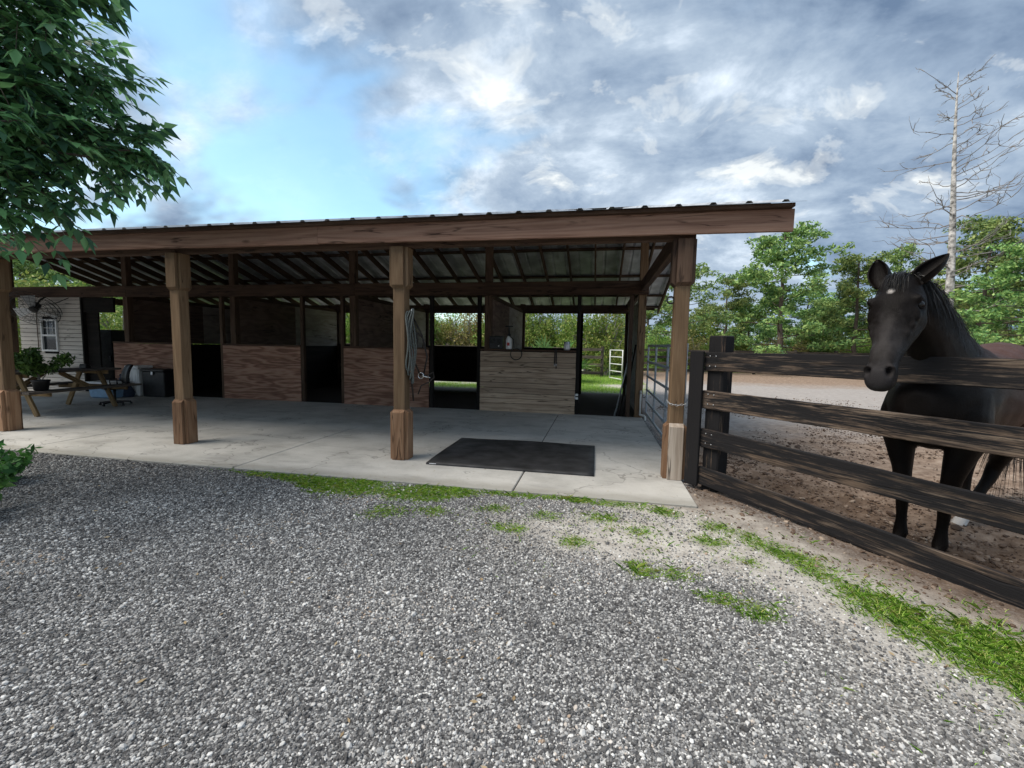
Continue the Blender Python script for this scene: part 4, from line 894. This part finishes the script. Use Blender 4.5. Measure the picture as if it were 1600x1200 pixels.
def strands(name, roots, n, length, width, dirf, jitter, parent):
    gs_v, gs_f = [], []
    for i in range(n):
        a = random.random()*(len(roots)-1); j = int(a); r0 = Vector(roots[j]).lerp(Vector(roots[j+1]), a-j)+Vector([random.gauss(0, jitter) for _ in range(3)])
        d0, d1 = dirf(r0); L = length*random.uniform(.6, 1.1); sd_ = Vector([random.gauss(0, 1) for _ in range(3)]).normalized()*width*random.uniform(.5, 1.2); pts = []
        wob = Vector([random.gauss(0, .12) for _ in range(3)])
        for k_ in range(6):
            t = k_/5; pts.append(r0+(d0*(1-t)*t*1.3+d1*t*t+wob*t*t)*L)
        b = len(gs_v)
        for k_, q in enumerate(pts): wv = sd_*(1-.85*k_/5); gs_v += [q-wv, q+wv]
        for k_ in range(5): gs_f.append((b+2*k_, b+2*k_+1, b+2*k_+3, b+2*k_+2))
    return mk(name, gs_v, gs_f, M_HAIR, parent, HM)
crest = [(.62, -.02, 1.905), (.45, -.01, 1.87), (.28, 0, 1.80), (.1, 0, 1.71), (-.08, 0, 1.62), (-.25, 0, 1.545)]
strands('mane', crest, 1500, .25, .0032, lambda r: (Vector((0, .55, .45)), Vector((-.05, .55, -.8))), .012, horse)
strands('mane', crest[:3], 400, .13, .003, lambda r: (Vector((-.2, .6, .5)), Vector((-.4, .6, -.2))), .012, horse)
strands('forelock', [hp(-.03, -.03, .02), hp(-.03, .04, .02)], 420, .17, .0022, lambda r: (hn*.55+ha*.3, ha*.9+hn*.36), .01, horse)
strands('tail', [(-1.74, -.02, 1.28), (-1.76, .02, 1.22)], 420, .95, .008, lambda r: (Vector((-.45, 0, .1)), Vector((-.12, 0, -1))), .015, horse)

# ------------------------------------------------------------------ vegetation
def quads(C, A, B, fold=None):
    """leaf-like four-sided blades: centres C, half-length vectors A, half-width vectors B"""
    V = np.stack([C-A, C+B-.1*A, C+A, C-B-.1*A], 1).reshape(-1, 3); Fq = np.arange(len(C)*4).reshape(-1, 4); return V, Fq
def rdir(n, zs=1.):
    d = rng.normal(size=(n, 3)); d[:, 2] *= zs; return d/np.linalg.norm(d, axis=1)[:, None]
def leaves_at(cent, rad, n, size, flat=1., droop=0.):
    """n leaves scattered in the shell-weighted volume of blobs"""
    k_ = rng.choice(len(cent), n, p=(rad**2)/np.sum(rad**2)); d = rdir(n); r_ = rng.random(n)**.45
    C = cent[k_]+d*(r_*rad[k_])[:, None]*np.array([1, 1, flat])
    A = rdir(n); A[:, 2] -= droop; A /= np.linalg.norm(A, axis=1)[:, None]; t = rdir(n); B = np.cross(A, t); B /= np.linalg.norm(B, axis=1)[:, None]+1e-6
    sz = size*rng.uniform(.6, 1.3, n)[:, None]; return quads(C, A*sz, B*sz*.42)
def branch_geo(p0, p1, r0, r1, sag=0., k_=5, n=6, wob=.03):
    p0 = np.array(p0, float); p1 = np.array(p1, float); L = np.linalg.norm(p1-p0); pts = []
    for i in range(k_+1):
        t = i/k_; q = p0+(p1-p0)*t; q[2] += sag*math.sin(math.pi*t); q += rng.normal(0, wob*L/k_, 3)*(0 < i); pts.append(q)
    return tubegeo(pts, [r0+(r1-r0)*i/k_ for i in range(k_+1)], n), np.array(pts)
def shrub_var(seed, leafm, h=1., twigs=True, nl=3400, size=.021):
    """unit shrub, 1 high"""
    global rng
    keep = rng; rng = np.random.default_rng(seed); gs = []; cs, rs = [], []
    for i in range(9):
        a = rng.uniform(0, 2*math.pi); r_ = rng.uniform(.05, .5); tip = np.array([r_*math.cos(a), r_*math.sin(a), rng.uniform(.45, .98)*(1-.35*r_)])
        g, pts = branch_geo((rng.normal(0, .04), rng.normal(0, .04), -.02), tip, .016, .004, .05); gs.append(g)
        for t in (2, 3, 4, 5): cs.append(pts[t]+rng.normal(0, .06, 3)); rs.append(rng.uniform(.07, .19))
        for j in range(2):
            g2, p2 = branch_geo(pts[3], pts[3]+rdir(1)[0]*np.array([.28, .28, .2])+np.array([0, 0, .1]), .006, .002, .02); gs.append(g2); cs.append(p2[-1]); rs.append(rng.uniform(.06, .15))
    for i in range(9): a = rng.uniform(0, 2*math.pi); cs.append(np.array([.42*math.cos(a), .42*math.sin(a), rng.uniform(.08, .35)])); rs.append(.16)
    V, Fq = leaves_at(np.array(cs), np.array(rs), int(nl*2), size); V[:, 2] = np.maximum(V[:, 2], .0)
    cm_ = npmesh('foliage', V, Fq, leafm); sv, sf = joingeo(gs)
    me = bpy.data.meshes.new('stems'); me.from_pydata(sv, [], sf); me.update(); me.materials.append(M_TWIG); rng = keep; return cm_, me
SV = [shrub_var(11, M_SHRUB), shrub_var(12, M_SHRUB), shrub_var(13, M_SHRUBY, nl=2300), shrub_var(14, M_SHRUB, nl=4200), shrub_var(15, M_SHRUBY, nl=3000), shrub_var(16, M_PINE, nl=3000)]
def shrub(x, y, h, w_, v_, label, group, name='shrub'):
    o = empty(name, (x, y, float(zground(np.array(x), np.array(y)))-.03), label, 'shrub', group, rz=random.uniform(0, 6.28)); o.scale = (w_, w_, h)
    for nm, me in (('foliage', SV[v_][0]), ('stems', SV[v_][1])):
        c = bpy.data.objects.new(nm, me); COL.objects.link(c); c.parent = o
    return o
KIND = {0: 'leafy green', 1: 'rounded green', 2: 'sparse yellowish', 3: 'dense green', 4: 'straw coloured', 5: 'dark green'}
ORD = ['first', 'second', 'third', 'fourth', 'fifth', 'sixth', 'seventh', 'eighth', 'ninth', 'tenth', 'eleventh', 'twelfth', 'thirteenth', 'fourteenth', 'fifteenth', 'sixteenth', 'seventeenth', 'eighteenth', 'nineteenth', 'twentieth', 'twenty-first', 'twenty-second', 'twenty-third', 'twenty-fourth', 'twenty-fifth', 'twenty-sixth', 'twenty-seventh']
for i in range(27):
    x = -27+i*1.06+random.uniform(-.3, .3); v_ = random.choice((0, 1, 2, 3, 4, 0, 1)); y = 18.2+random.uniform(-.4, 1.6)
    shrub(x, y, random.uniform(3.0, 4.6), random.uniform(2.6, 3.8), v_, KIND[v_]+' shrub, '+ORD[i]+' from the left in the thicket behind the barn', 'thicket behind the barn')
for i in range(25):
    x = 1.5+i*1.28+random.uniform(-.4, .4); v_ = random.choice((0, 1, 2, 4, 3, 2, 5)); y = 22.8+.205*x+random.uniform(0, 2.2)
    shrub(x, y, random.uniform(1.6, 3.1), random.uniform(2.2, 3.4), v_, KIND[v_]+' shrub, '+ORD[i]+' from the left in the hedgerow beyond the paddock', 'hedgerow beyond the paddock')
for i in range(18):
    x = -34+i*4.6; v_ = random.choice((0, 3, 5, 1)); shrub(x+random.uniform(-1, 1), 34+.2*max(x, 0)+random.uniform(0, 5), random.uniform(3.2, 5.0), random.uniform(4.5, 7), v_, KIND[v_]+' bush, '+ORD[i]+' from the left in the distant row', 'distant bushes')
for x, y, h, lb in ((-19.5, 9.5, 3.4, 'nearest green bush past the left end of the barn'), (-22, 12, 4.2, 'middle green bush past the left end of the barn'), (-18.6, 13.5, 4.0, 'green bush closest behind the tack room corner'), (-25, 9, 4.5, 'large green bush furthest left past the barn'), (-29, 14, 5.0, 'tallest green bush past the left end of the barn')):
    shrub(x, y, h, h*.95, 0, lb, 'bushes past the left end')

def pine_var(seed, nb=30, lean=.0, bare=.25, size=.0125, nl=5200, spread=.34):
    """unit pine, 1 high: trunk, whorled limbs with upturned needle clumps"""
    global rng
    keep = rng; rng = np.random.default_rng(seed); tp = []
    for i in range(9): t = i/8; tp.append((lean*t+rng.normal(0, .006), rng.normal(0, .006), t*.98))
    gs = [tubegeo(tp, [.018*(1-.88*i/8)+.001 for i in range(9)], 8)]; cs, rs = [], []
    for i in range(nb):
        z = bare+(1-bare)*(i/nb)**.95*.97; a = rng.uniform(0, 2*math.pi); L = spread*(1-.75*((z-bare)/(1-bare))**1.4)*rng.uniform(.55, 1.1)
        st = np.array([lean*z, 0, z]); en = st+np.array([L*math.cos(a), L*math.sin(a), L*rng.uniform(.05, .45)])
        g, pts = branch_geo(st, en, .005*(1-.5*z), .0015, -.02, 5, 5, .06); gs.append(g)
        for t in (3, 4, 5):
            cs.append(pts[t]+np.array([0, 0, .012])); rs.append(rng.uniform(.025, .062))
            for j in range(2): q = pts[t]+rdir(1)[0]*.075*np.array([1, 1, .4]); cs.append(q); rs.append(rng.uniform(.018, .045))
    cs.append(np.array([lean, 0, .985])); rs.append(.03)
    V, Fq = leaves_at(np.array(cs), np.array(rs), int(nl*2.2), size, flat=.65, droop=-.25)
    cme = npmesh('crown', V, Fq, M_PINE); tv, tf = joingeo(gs); me = bpy.data.meshes.new('trunk'); me.from_pydata(tv, [], tf); me.update(); me.materials.append(M_BARK); rng = keep; return me, cme
PV = [pine_var(21, 34, .02, .22), pine_var(22, 26, -.03, .3, nl=3600, spread=.3), pine_var(23, 40, 0, .15, nl=6500, spread=.4), pine_var(24, 20, .04, .35, nl=2400, spread=.33)]
def pine(x, y, h, v_, label, wide=1., group='pines beyond the paddock', name='pine_tree'):
    o = empty(name, (x, y, -.1), label, 'tree', group, rz=random.uniform(0, 6.28)); o.scale = (h*wide, h*wide, h)
    for nm, me in (('trunk', PV[v_][0]), ('crown', PV[v_][1])):
        c = bpy.data.objects.new(nm, me); COL.objects.link(c); c.parent = o
def at(u, d):
    r_ = ray(u, 545); k_ = d/math.hypot(r_.x, r_.y); return CAM.x+r_.x*k_, CAM.y+r_.y*k_
def hgt(u, vtop, d):
    r_ = ray(u, vtop); return CAM.z+r_.z*d/math.hypot(r_.x, r_.y)+.1
for u, vt, d, v_, wd, lab in ((1215, 362, 31, 2, 1.2, 'tall broad pine standing right of the barn roof end'), (1130, 432, 33, 1, 1.1, 'short pine at the left of the tall broad pine'),
                          (1062, 408, 27, 3, 1.3, 'thin airy pine seen between the gate and the corner post'), (1335, 398, 33, 0, 1.1, 'bushy pine just left of the horse head'),
                          (1398, 384, 36, 1, .8, 'slender young pine between the horse ears'), (1530, 345, 33, 2, 1.1, 'leafy pine behind the dead tree'),
                          (1602, 375, 25, 0, 1.2, 'dark pine cut by the right edge of the picture'), (1455, 440, 34, 0, 1.2, 'low pine behind the horse neck'),
                          (1285, 470, 37, 2, 1.2, 'low rounded pine between the tall pine and the horse'), (1010, 440, 34, 0, 1.2, 'pine showing behind the end posts of the barn'),
                          (1098, 478, 40, 2, 1.5, 'low pine in the far tree line above the corner fence post'), (1168, 474, 42, 0, 1.4, 'low pine in the far tree line left of the tall broad pine trunk'), (1258, 452, 40, 2, 1.4, 'mid height pine right behind the tall broad pine'),
                          (1312, 462, 44, 0, 1.5, 'far pine low at the left of the horse head'), (1500, 455, 42, 2, 1.5, 'far pine low at the right of the dead trunk'), (1568, 440, 40, 0, 1.4, 'far pine low above the horse rump'),
                          (1740, 330, 30, 2, 1.1, 'pine out beyond the right side of the paddock'),
                          (40, 395, 40, 2, 1.3, 'far tree seen under the roof at the left end'), (110, 385, 44, 0, 1.4, 'far tree seen through the left gable opening'), (165, 400, 42, 2, 1.3, 'far tree at the right of the left gable opening'), (-60, 380, 42, 0, 1.2, 'far tree past the left edge of the barn')):
    x, y = at(u, d); pine(x, y, hgt(u, vt, d), v_, lab, wd)
def pix(u, v, d):
    r_ = ray(u, v); k_ = d/math.hypot(r_.x, r_.y); return np.array(CAM)+np.array(r_)*k_
# bare dead tree
b0 = pix(1476, 545, 27); b1 = pix(1502, 112, 27); x, y = b0[0], b0[1]; H = b1[2]+.1; dt = empty('dead_tree', (x, y, -.1), 'tall dead bare tree with pale trunk behind the horse', 'tree')
rd = np.random.default_rng(5); keep = rng; rng = rd
ex, ey = b1[0], b1[1]; tp = [np.array([x+(ex-x)*t+.10*math.sin(t*5), y+(ey-y)*t, -.1+H*t]) for t in np.linspace(0, 1, 13)]
mk('trunk', *tubegeo(tp, [.205*(1-t)**.8*(1-.15*t)+.012 for t in np.linspace(0, 1, 13)], 10), M_BARKP, dt, smooth=True)
LB = []
side = Vector(ray(900, 545)-ray(800, 545)); sv_ = np.array([side.x, side.y, 0]); sv_ /= np.linalg.norm(sv_)
for i in range(60):
    t = .25+.73*(i/60); st = tp[0]+(tp[-1]-tp[0])*t; st = np.array(tp[int(t*12)])*(1-(t*12) % 1)+np.array(tp[min(12, int(t*12)+1)])*((t*12) % 1)
    a = rng.uniform(0, 2*math.pi); L = 3.9*(1-.72*t)*rng.uniform(.5, 1.15); en = st+np.array([math.cos(a), math.sin(a), 0])*L+np.array([0, 0, L*rng.uniform(.0, .55)*(.5+t)])
    g, pts = branch_geo(st, en, .036*(1-.6*t), .007, -.12*L*(1-t), 6, 5, .09); gs = [g]
    for j in range(5):
        q = pts[rng.integers(2, 7)]; d_ = (en-st)/L*.35+rdir(1)[0]*.4; g2, p2 = branch_geo(q, q+d_*L*.55, .016, .006, 0, 4, 4, .12); gs.append(g2)
        for j2 in range(1): q2 = p2[rng.integers(1, 5)]; g3, _ = branch_geo(q2, q2+(d_*.4+rdir(1)[0]*.4)*L*.38, .009, .005, 0, 3, 3, .12); gs.append(g3)
    mk('limb', *joingeo(gs), M_TWIG, dt)
rng = keep
# fan palmettos
def palmetto(x, y, h, label):
    o = empty('palmetto', (x, y, -.06), label, 'palmetto', 'palmettos behind the barn')
    for i in range(16):
        a = rng.uniform(0, 2*math.pi); el = rng.uniform(.35, 1.3); L = h*rng.uniform(.55, .8); d = np.array([math.cos(a)*math.cos(el), math.sin(a)*math.cos(el), math.sin(el)]); b = np.array([x, y, -.06]); hub = b+d*L
        sd_ = np.cross(d, [0, 0, 1.]); sd_ /= np.linalg.norm(sd_); up_ = np.cross(sd_, d); gs = [tubegeo([b, b+d*L*.5, hub], .012, 5)]; V, Fq = [], []
        for k_ in range(17):
            an = (k_/16-.5)*R(230); dd = d*math.cos(an)+sd_*math.sin(an)+up_*.1*rng.normal(); l_ = h*.45*(1-.25*abs(an)/2)*rng.uniform(.9, 1.1); tip = hub+dd*l_-np.array([0, 0, .12*l_]); w_ = np.cross(dd, up_)*.028*h
            mid = hub+dd*l_*.5; k0 = len(V); V += [hub, mid+w_, tip, mid-w_]; Fq.append((k0, k0+1, k0+2, k0+3))
        gs.append((V, Fq)); mk('frond', *joingeo(gs), M_PALM, o)
for u, d, h, lab in ((862, 17.5, 1.75, 'bright green fan palmetto seen over the plank wall'), (838, 18.5, 1.5, 'smaller palmetto at the left of the bright one')): xx, yy = at(u, d); palmetto(xx, yy, h, lab)

# overhanging broadleaf tree, top left
lt = empty('broadleaf_tree', (-6.55, -2.35, -.06), 'leafy tree whose branches hang into the upper left corner', 'tree')
tpath = [(-6.55, -2.35, -.1), (-6.5, -2.33, .8), (-6.42, -2.3, 1.7), (-6.3, -2.3, 2.6), (-6.25, -2.25, 3.6), (-6.2, -2.2, 4.8)]
mk('trunk', *tubegeo(tpath, [.17, .14, .125, .115, .09, .05], 12), M_BARK, lt, smooth=True)
# branch tips follow real limbs that reach out towards the drive
tips = []
for u, v, d in ((262, 292, 4.7), (232, 255, 4.75), (215, 195, 4.8), (160, 165, 4.9), (140, 80, 4.7), (160, 20, 4.6), (115, 130, 4.9), (190, 300, 4.7), (120, 345, 4.8), (60, 375, 4.9), (20, 350, 5.0), (30, 250, 4.9), (70, 190, 4.8), (100, 250, 4.9), (60, 100, 4.8), (30, 30, 4.7), (90, 40, 4.6), (150, 240, 4.8), (0, 180, 4.9), (-60, 120, 5.0), (-60, 280, 5.0), (-40, 0, 4.8), (60, -60, 4.6), (-120, 180, 5.2), (-150, 60, 5.2), (-90, 350, 5.1), (50, 300, 5.0), (100, 300, 4.9), (170, 120, 5.2), (200, 250, 5.0), (10, 300, 5.3), (130, 200, 5.3), (40, 150, 5.4), (-20, 60, 5.3), (-200, 150, 5.6), (-220, 300, 5.6), (-200, -20, 5.5), (-100, -100, 5.2)): tips.append(pix(u-46, v-52, d))
for i in range(14): a = i*.45+2.2; tips.append(np.array([-6.4+1.5*math.cos(a)*1.1, -2.3+1.5*math.sin(a), 2.4+.2*(i % 8)+.4*random.random()]))
LV, LF = [], []; limbs = []; nl_ = 0
def leaflet(base, d, up, L):
    """folded pointed leaflet of four faces"""
    global nl_
    sd_ = np.cross(d, up); sd_ /= np.linalg.norm(sd_)+1e-9; nrm = np.cross(sd_, d); k0 = len(LV)
    m1 = base+d*L*.4-nrm*.05*L; tip = base+d*L-nrm*.16*L; w_ = L*.25
    LV.extend([base, m1, tip, base+d*L*.36+sd_*w_+nrm*.05*L, base+d*L*.36-sd_*w_+nrm*.05*L]); LF.extend([(k0, k0+3, k0+1), (k0+3, k0+2, k0+1), (k0, k0+1, k0+4), (k0+1, k0+2, k0+4)])
for tp_ in tips:
    z0 = min(4.3, max(1.7, tp_[2]-.3)); st = np.array([-6.4, -2.3, z0]); g, pts = branch_geo(st, tp_, .032, .006, .18, 6, 6, .05); limbs.append(g)
    for k_ in (2, 3, 4, 5, 6, 6):
        for j in range(4 if k_ > 3 else 3):
            q = pts[k_]+rng.normal(0, .05, 3); out = (tp_-st); out[2] = 0; out /= np.linalg.norm(out)+1e-6; d = out*.8+rng.normal(0, .55, 3); d[2] -= .15; d /= np.linalg.norm(d)
            Lr = rng.uniform(.18, .42); nle = 6; rp_ = [q]
            for s_ in range(1, nle+1): rp_.append(q+d*Lr*s_/nle-np.array([0, 0, .22*Lr*(s_/nle)**2]))
            limbs.append(tubegeo(rp_[::2]+[rp_[-1]], .0022, 3)); up_ = np.array([0, 0, 1.])+rng.normal(0, .25, 3)
            for s_ in range(1, nle+1):
                dd = rp_[s_]-rp_[s_-1]; dd /= np.linalg.norm(dd); sd_ = np.cross(dd, up_); sd_ /= np.linalg.norm(sd_)
                for sg in (-1, 1):
                    e = dd*.55+sd_*sg*.85-np.array([0, 0, .22])+rng.normal(0, .1, 3); e /= np.linalg.norm(e); leaflet(rp_[s_], e, up_, rng.uniform(.06, .145))
            e = rp_[-1]-rp_[-2]; e /= np.linalg.norm(e); leaflet(rp_[-1], e, up_, .13)
lv, lf = joingeo(limbs); mk('limbs', lv, lf, M_BARK, lt); cr = mkdata('crown', npmesh('crown', np.array(LV), np.array(LF), M_LEAF), lt)

# shrub by the left post and weeds along the left edge
def leafy(name, x, y, h, w_, n, size, label, group, z=-.06):
    o = empty(name, (x, y, z), label, 'plant', group); gs = []; cs, rs = [], []
    for i in range(8):
        a = rng.uniform(0, 2*math.pi); tip = np.array([x+w_*rng.uniform(.3, 1)*math.cos(a), y+w_*rng.uniform(.3, 1)*math.sin(a), z+h*rng.uniform(.55, 1)]); g, pts = branch_geo((x, y, z), tip, .008, .003, h*.15, 5, 5); gs.append(g)
        for t in (2, 3, 4, 5): cs.append(pts[t]); rs.append(.11*h+.05)
    V, Fq = leaves_at(np.array(cs), np.array(rs), n, size, droop=.2); V[:, 2] = np.maximum(V[:, 2], z+.004); mkdata('leaves', npmesh('leaves', V, Fq, M_WEED), o); mk('stems', *joingeo(gs), M_TWIG, o); return o
leafy('potted_plant', -10.05, .95, .55, .55, 2400, .045, 'green leafy potted plant on the near end of the picnic bench', None, .6)
po = bpy.data.objects['potted_plant']; lathe('pot', [(.07, 0), (.09, .01), (.11, .15), (.12, .16), (.12, .18), (.1, .18)], M_BLACK, po, Matrix.Translation((-10.05, .95, .452)))
leafy('weed_clump', -6.35, -1.75, .3, .34, 300, .05, 'larger broad leaved weed clump at the left edge of the gravel', 'weeds at the left edge')
leafy('weed_clump', -5.4, -2.4, .32, .3, 260, .05, 'weed clump lowest on the left edge of the gravel', 'weeds at the left edge')
leafy('weed_clump', -8.1, -.95, .2, .3, 200, .04, 'small weed clump against the left end of the concrete', 'weeds at the left edge')
leafy('weed_clump', -7.3, -1.4, .25, .3, 200, .045, 'middle weed clump half out of the left edge', 'weeds at the left edge')

# ------------------------------------------------------------------ stuff: grass, gravel, paddock litter
def scatter(x0, x1, y0, y1, n, fn):
    x = rng.uniform(x0, x1, n); y = rng.uniform(y0, y1, n); k_ = rng.random(n) < fn(x, y); return x[k_], y[k_]
gxp, gyp = scatter(-5.6, 1.8, -3.6, -.82, 420000, lambda x, y: (grass_mask(x, y)**1.5+.05*sand_mask(x, y)*sst(.45, .6, fbm(x*5, y*5, 3)))*(1-in_paddock(x, y)))
n = len(gxp); gz = zground(gxp, gyp); hgt_ = (.008+rng.gamma(2., .0062, n))*(.6+.8*fbm(gxp*3, gyp*3, 3))*(.75+.35*sst(.3, 1.6, gxp)); az = rng.uniform(0, 2*math.pi, n); ln = rng.uniform(.2, 1.1, n)
base = np.stack([gxp, gyp, gz-.004], 1); d1 = np.stack([np.cos(az)*ln, np.sin(az)*ln, np.ones(n)], 1); d2 = np.stack([np.cos(az)*ln*2.2, np.sin(az)*ln*2.2, np.ones(n)*.9], 1)
wd = np.stack([-np.sin(az), np.cos(az), np.zeros(n)], 1)*rng.uniform(.0009, .002, n)[:, None]
V = np.stack([base-wd, base+wd, base+d1*(hgt_*.55)[:, None]+wd*.7, base+d2*(hgt_*.95)[:, None], base+d1*(hgt_*.55)[:, None]-wd*.7], 1).reshape(-1, 3)
go = tag(mkdata('verge_grass', npmesh('verge_grass', V, np.arange(n*5).reshape(-1, 5), M_GRASS)), 'patchy green grass along the concrete edge and beside the fence', 'grass', kind='stuff')
gxp, gyp = scatter(-9, 1.0, 8.7, 17, 42000, lambda x, y: .9*(sst(.66, .45, fbm(x*.5+3, y*.35+1, 4))))
n = len(gxp); gz = zground(gxp, gyp); hgt_ = rng.uniform(.03, .1, n); az = rng.uniform(0, 2*math.pi, n); base = np.stack([gxp, gyp, gz-.004], 1); tip = base+np.stack([np.cos(az)*.5, np.sin(az)*.5, np.ones(n)], 1)*hgt_[:, None]; wd = np.stack([-np.sin(az), np.cos(az), np.zeros(n)], 1)*.006
tag(mkdata('lawn_grass', npmesh('lawn_grass', np.stack([base-wd, base+wd, tip], 1).reshape(-1, 3), np.arange(n*3).reshape(-1, 3), M_GRASS)), 'short green grass growing behind the barn', 'grass', kind='stuff')

def stone_mat(name, stops):
    m, n, p = newmat(name, .75, .35); a = nd(n, 'ShaderNodeAttribute'); a.attribute_type = 'INSTANCER'; a.attribute_name = 'tint'
    lk(n, ramp(n, a.outputs['Fac'], stops).outputs[0], p.inputs['Base Color']); return m
def pebbles(name, x, y, size, mat, label, cat, sink=.3, flat=(.5, .8)):
    n = len(x); z = zground(x, y); me = bpy.data.meshes.new(name); me.vertices.add(n)
    me.vertices.foreach_set('co', np.stack([x, y, z+size*(.45-sink)], 1).astype(np.float32).ravel())
    def va(nm, arr): a = me.attributes.new(nm, 'FLOAT_VECTOR', 'POINT'); a.data.foreach_set('vector', arr.astype(np.float32).ravel())
    va('scl', np.stack([size*rng.uniform(.8, 1.2, n), size*rng.uniform(.6, 1., n), size*rng.uniform(flat[0], flat[1], n)], 1)); va('rot', rng.uniform(-1, 1, (n, 3))*np.array([.5, .5, 3.14])); attr(me, 'tint', np.clip(rng.random(n)+.5*(fbm(x*1.1+4, y*1.1, 4)-.5)-(.22*sst(-2.6, -5.0, x)*sst(-2.9, -1.4, y) if name == 'drive_gravel' else 0), 0, .99+.01*(rng.random(n) > .5)))  # tree shade at the left painted into the stone tint
    o = mkdata(name, me); tag(o, label, cat, kind='stuff')
    gt = bpy.data.node_groups.new(name, 'GeometryNodeTree'); gt.interface.new_socket('Geometry', in_out='INPUT', socket_type='NodeSocketGeometry'); gt.interface.new_socket('Geometry', in_out='OUTPUT', socket_type='NodeSocketGeometry')
    gi = gt.nodes.new('NodeGroupInput'); go_ = gt.nodes.new('NodeGroupOutput'); ip = gt.nodes.new('GeometryNodeInstanceOnPoints'); ic = gt.nodes.new('GeometryNodeMeshIcoSphere'); ic.inputs['Radius'].default_value = .5; ic.inputs['Subdivisions'].default_value = 1
    smn = gt.nodes.new('GeometryNodeSetMaterial'); smn.inputs['Material'].default_value = mat; lk(gt, ic.outputs['Mesh'], smn.inputs[0])
    for nm, sock in (('scl', 'Scale'), ('rot', 'Rotation')):
        na = gt.nodes.new('GeometryNodeInputNamedAttribute'); na.data_type = 'FLOAT_VECTOR'; na.inputs['Name'].default_value = nm; lk(gt, na.outputs[0], ip.inputs[sock])
    lk(gt, gi.outputs[0], ip.inputs['Points']); lk(gt, smn.outputs[0], ip.inputs['Instance']); lk(gt, ip.outputs[0], go_.inputs[0])
    o.modifiers.new('scatter', 'NODES').node_group = gt; return o
GR = stone_mat('crushed_stone', [(0, (.06, .058, .058)), (.3, (.12, .117, .116)), (.55, (.2, .197, .194)), (.74, (.31, .305, .298)), (.87, (.5, .49, .475)), (.975, (.74, .73, .705)), (1, (.36, .27, .2))])
def gdens(x, y):
    d = np.hypot(x-CAM.x, y-CAM.y); return np.clip(1.25-.17*d, .22, 1)*(1-in_paddock(x, y))*(1-.9*sand_mask(x, y))*(1-.8*grass_mask(x, y))*(y < -.835)*sst(.3, .8, fs_(x, y)+.3*(fbm(x*3, y*3, 3)-.5))
x, y = scatter(-9.5, 2.2, -4.6, -.83, 880000, gdens); d = np.hypot(x-CAM.x, y-CAM.y)
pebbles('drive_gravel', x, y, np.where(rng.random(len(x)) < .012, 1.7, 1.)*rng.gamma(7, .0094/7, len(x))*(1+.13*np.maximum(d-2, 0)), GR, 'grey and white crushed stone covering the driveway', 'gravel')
CL = stone_mat('paddock_clods', [(0, (.05, .03, .02)), (.5, (.11, .07, .048)), (.85, (.22, .16, .12)), (1, (.36, .29, .23))])
x, y = scatter(-.1, 9, -3.4, 11, 150000, lambda x, y: in_paddock(x, y)*np.clip(.85*sst(1.6, .0, np.abs(fs_(x, y)+.6))+.45*sst(.4, .65, fbm(x*.9, y*.9, 4)), 0, 1)*sst(11, 4, y))
pebbles('paddock_litter', x, y, rng.gamma(2.2, .016/2.2, len(x))+.005, CL, 'brown clods and litter churned up in the paddock', 'dirt clods', .35, (.3, .6))
x, y = scatter(-.3, 2.4, -3.2, .2, 9000, lambda x, y: sst(-.05, .1, fs_(x, y))*sst(.75, .2, fs_(x, y))*.5)
pebbles('verge_litter', x, y, rng.gamma(3, .014/3, len(x))+.004, CL, 'brown crumbs of soil below the paddock fence', 'dirt clods', .35, (.3, .6))

x, y = scatter(-9, .05, -.8, 4.0, 2600, lambda x, y: .25+.75*sst(.5, .7, fbm(x*1.4, y*1.4+7, 3)))
def litter_sheet(name, x, y, z, L, W_, mat, label, cat):
    n = len(x); az = rng.uniform(0, 6.28, n); l_ = L*rng.uniform(.4, 1.2, n); C = np.stack([x, y, z+.002+.003*rng.random(n)], 1)
    A = np.stack([np.cos(az)*l_, np.sin(az)*l_, rng.normal(0, .12, n)*l_*.3], 1); B = np.stack([-np.sin(az), np.cos(az), rng.normal(0, .3, n)], 1)*W_*rng.uniform(.6, 1.3, n)[:, None]
    V, Fq = quads(C, A, B); V[:, 2] = np.maximum(V[:, 2], np.repeat(z, 4)+.0012); return tag(mkdata(name, npmesh(name, V, Fq, mat)), label, cat, kind='stuff')
M_HAY = leafmat('hay', [(.16, .11, .06), (.3, .22, .12), (.4, .32, .2), (.09, .06, .04)], .1)
litter_sheet('floor_hay', x, y, np.zeros(len(x)), .02, .0016, M_HAY, 'scattered hay stalks and dirt on the concrete floor', 'hay')
x, y = scatter(-6, 1.6, -4.2, -.85, 420, lambda x, y: (1-in_paddock(x, y))*.8)
litter_sheet('fallen_leaves', x, y, zground(x, y)+.008, .016, .006, M_HAY, 'dry leaf bits lying on the gravel', 'leaves')
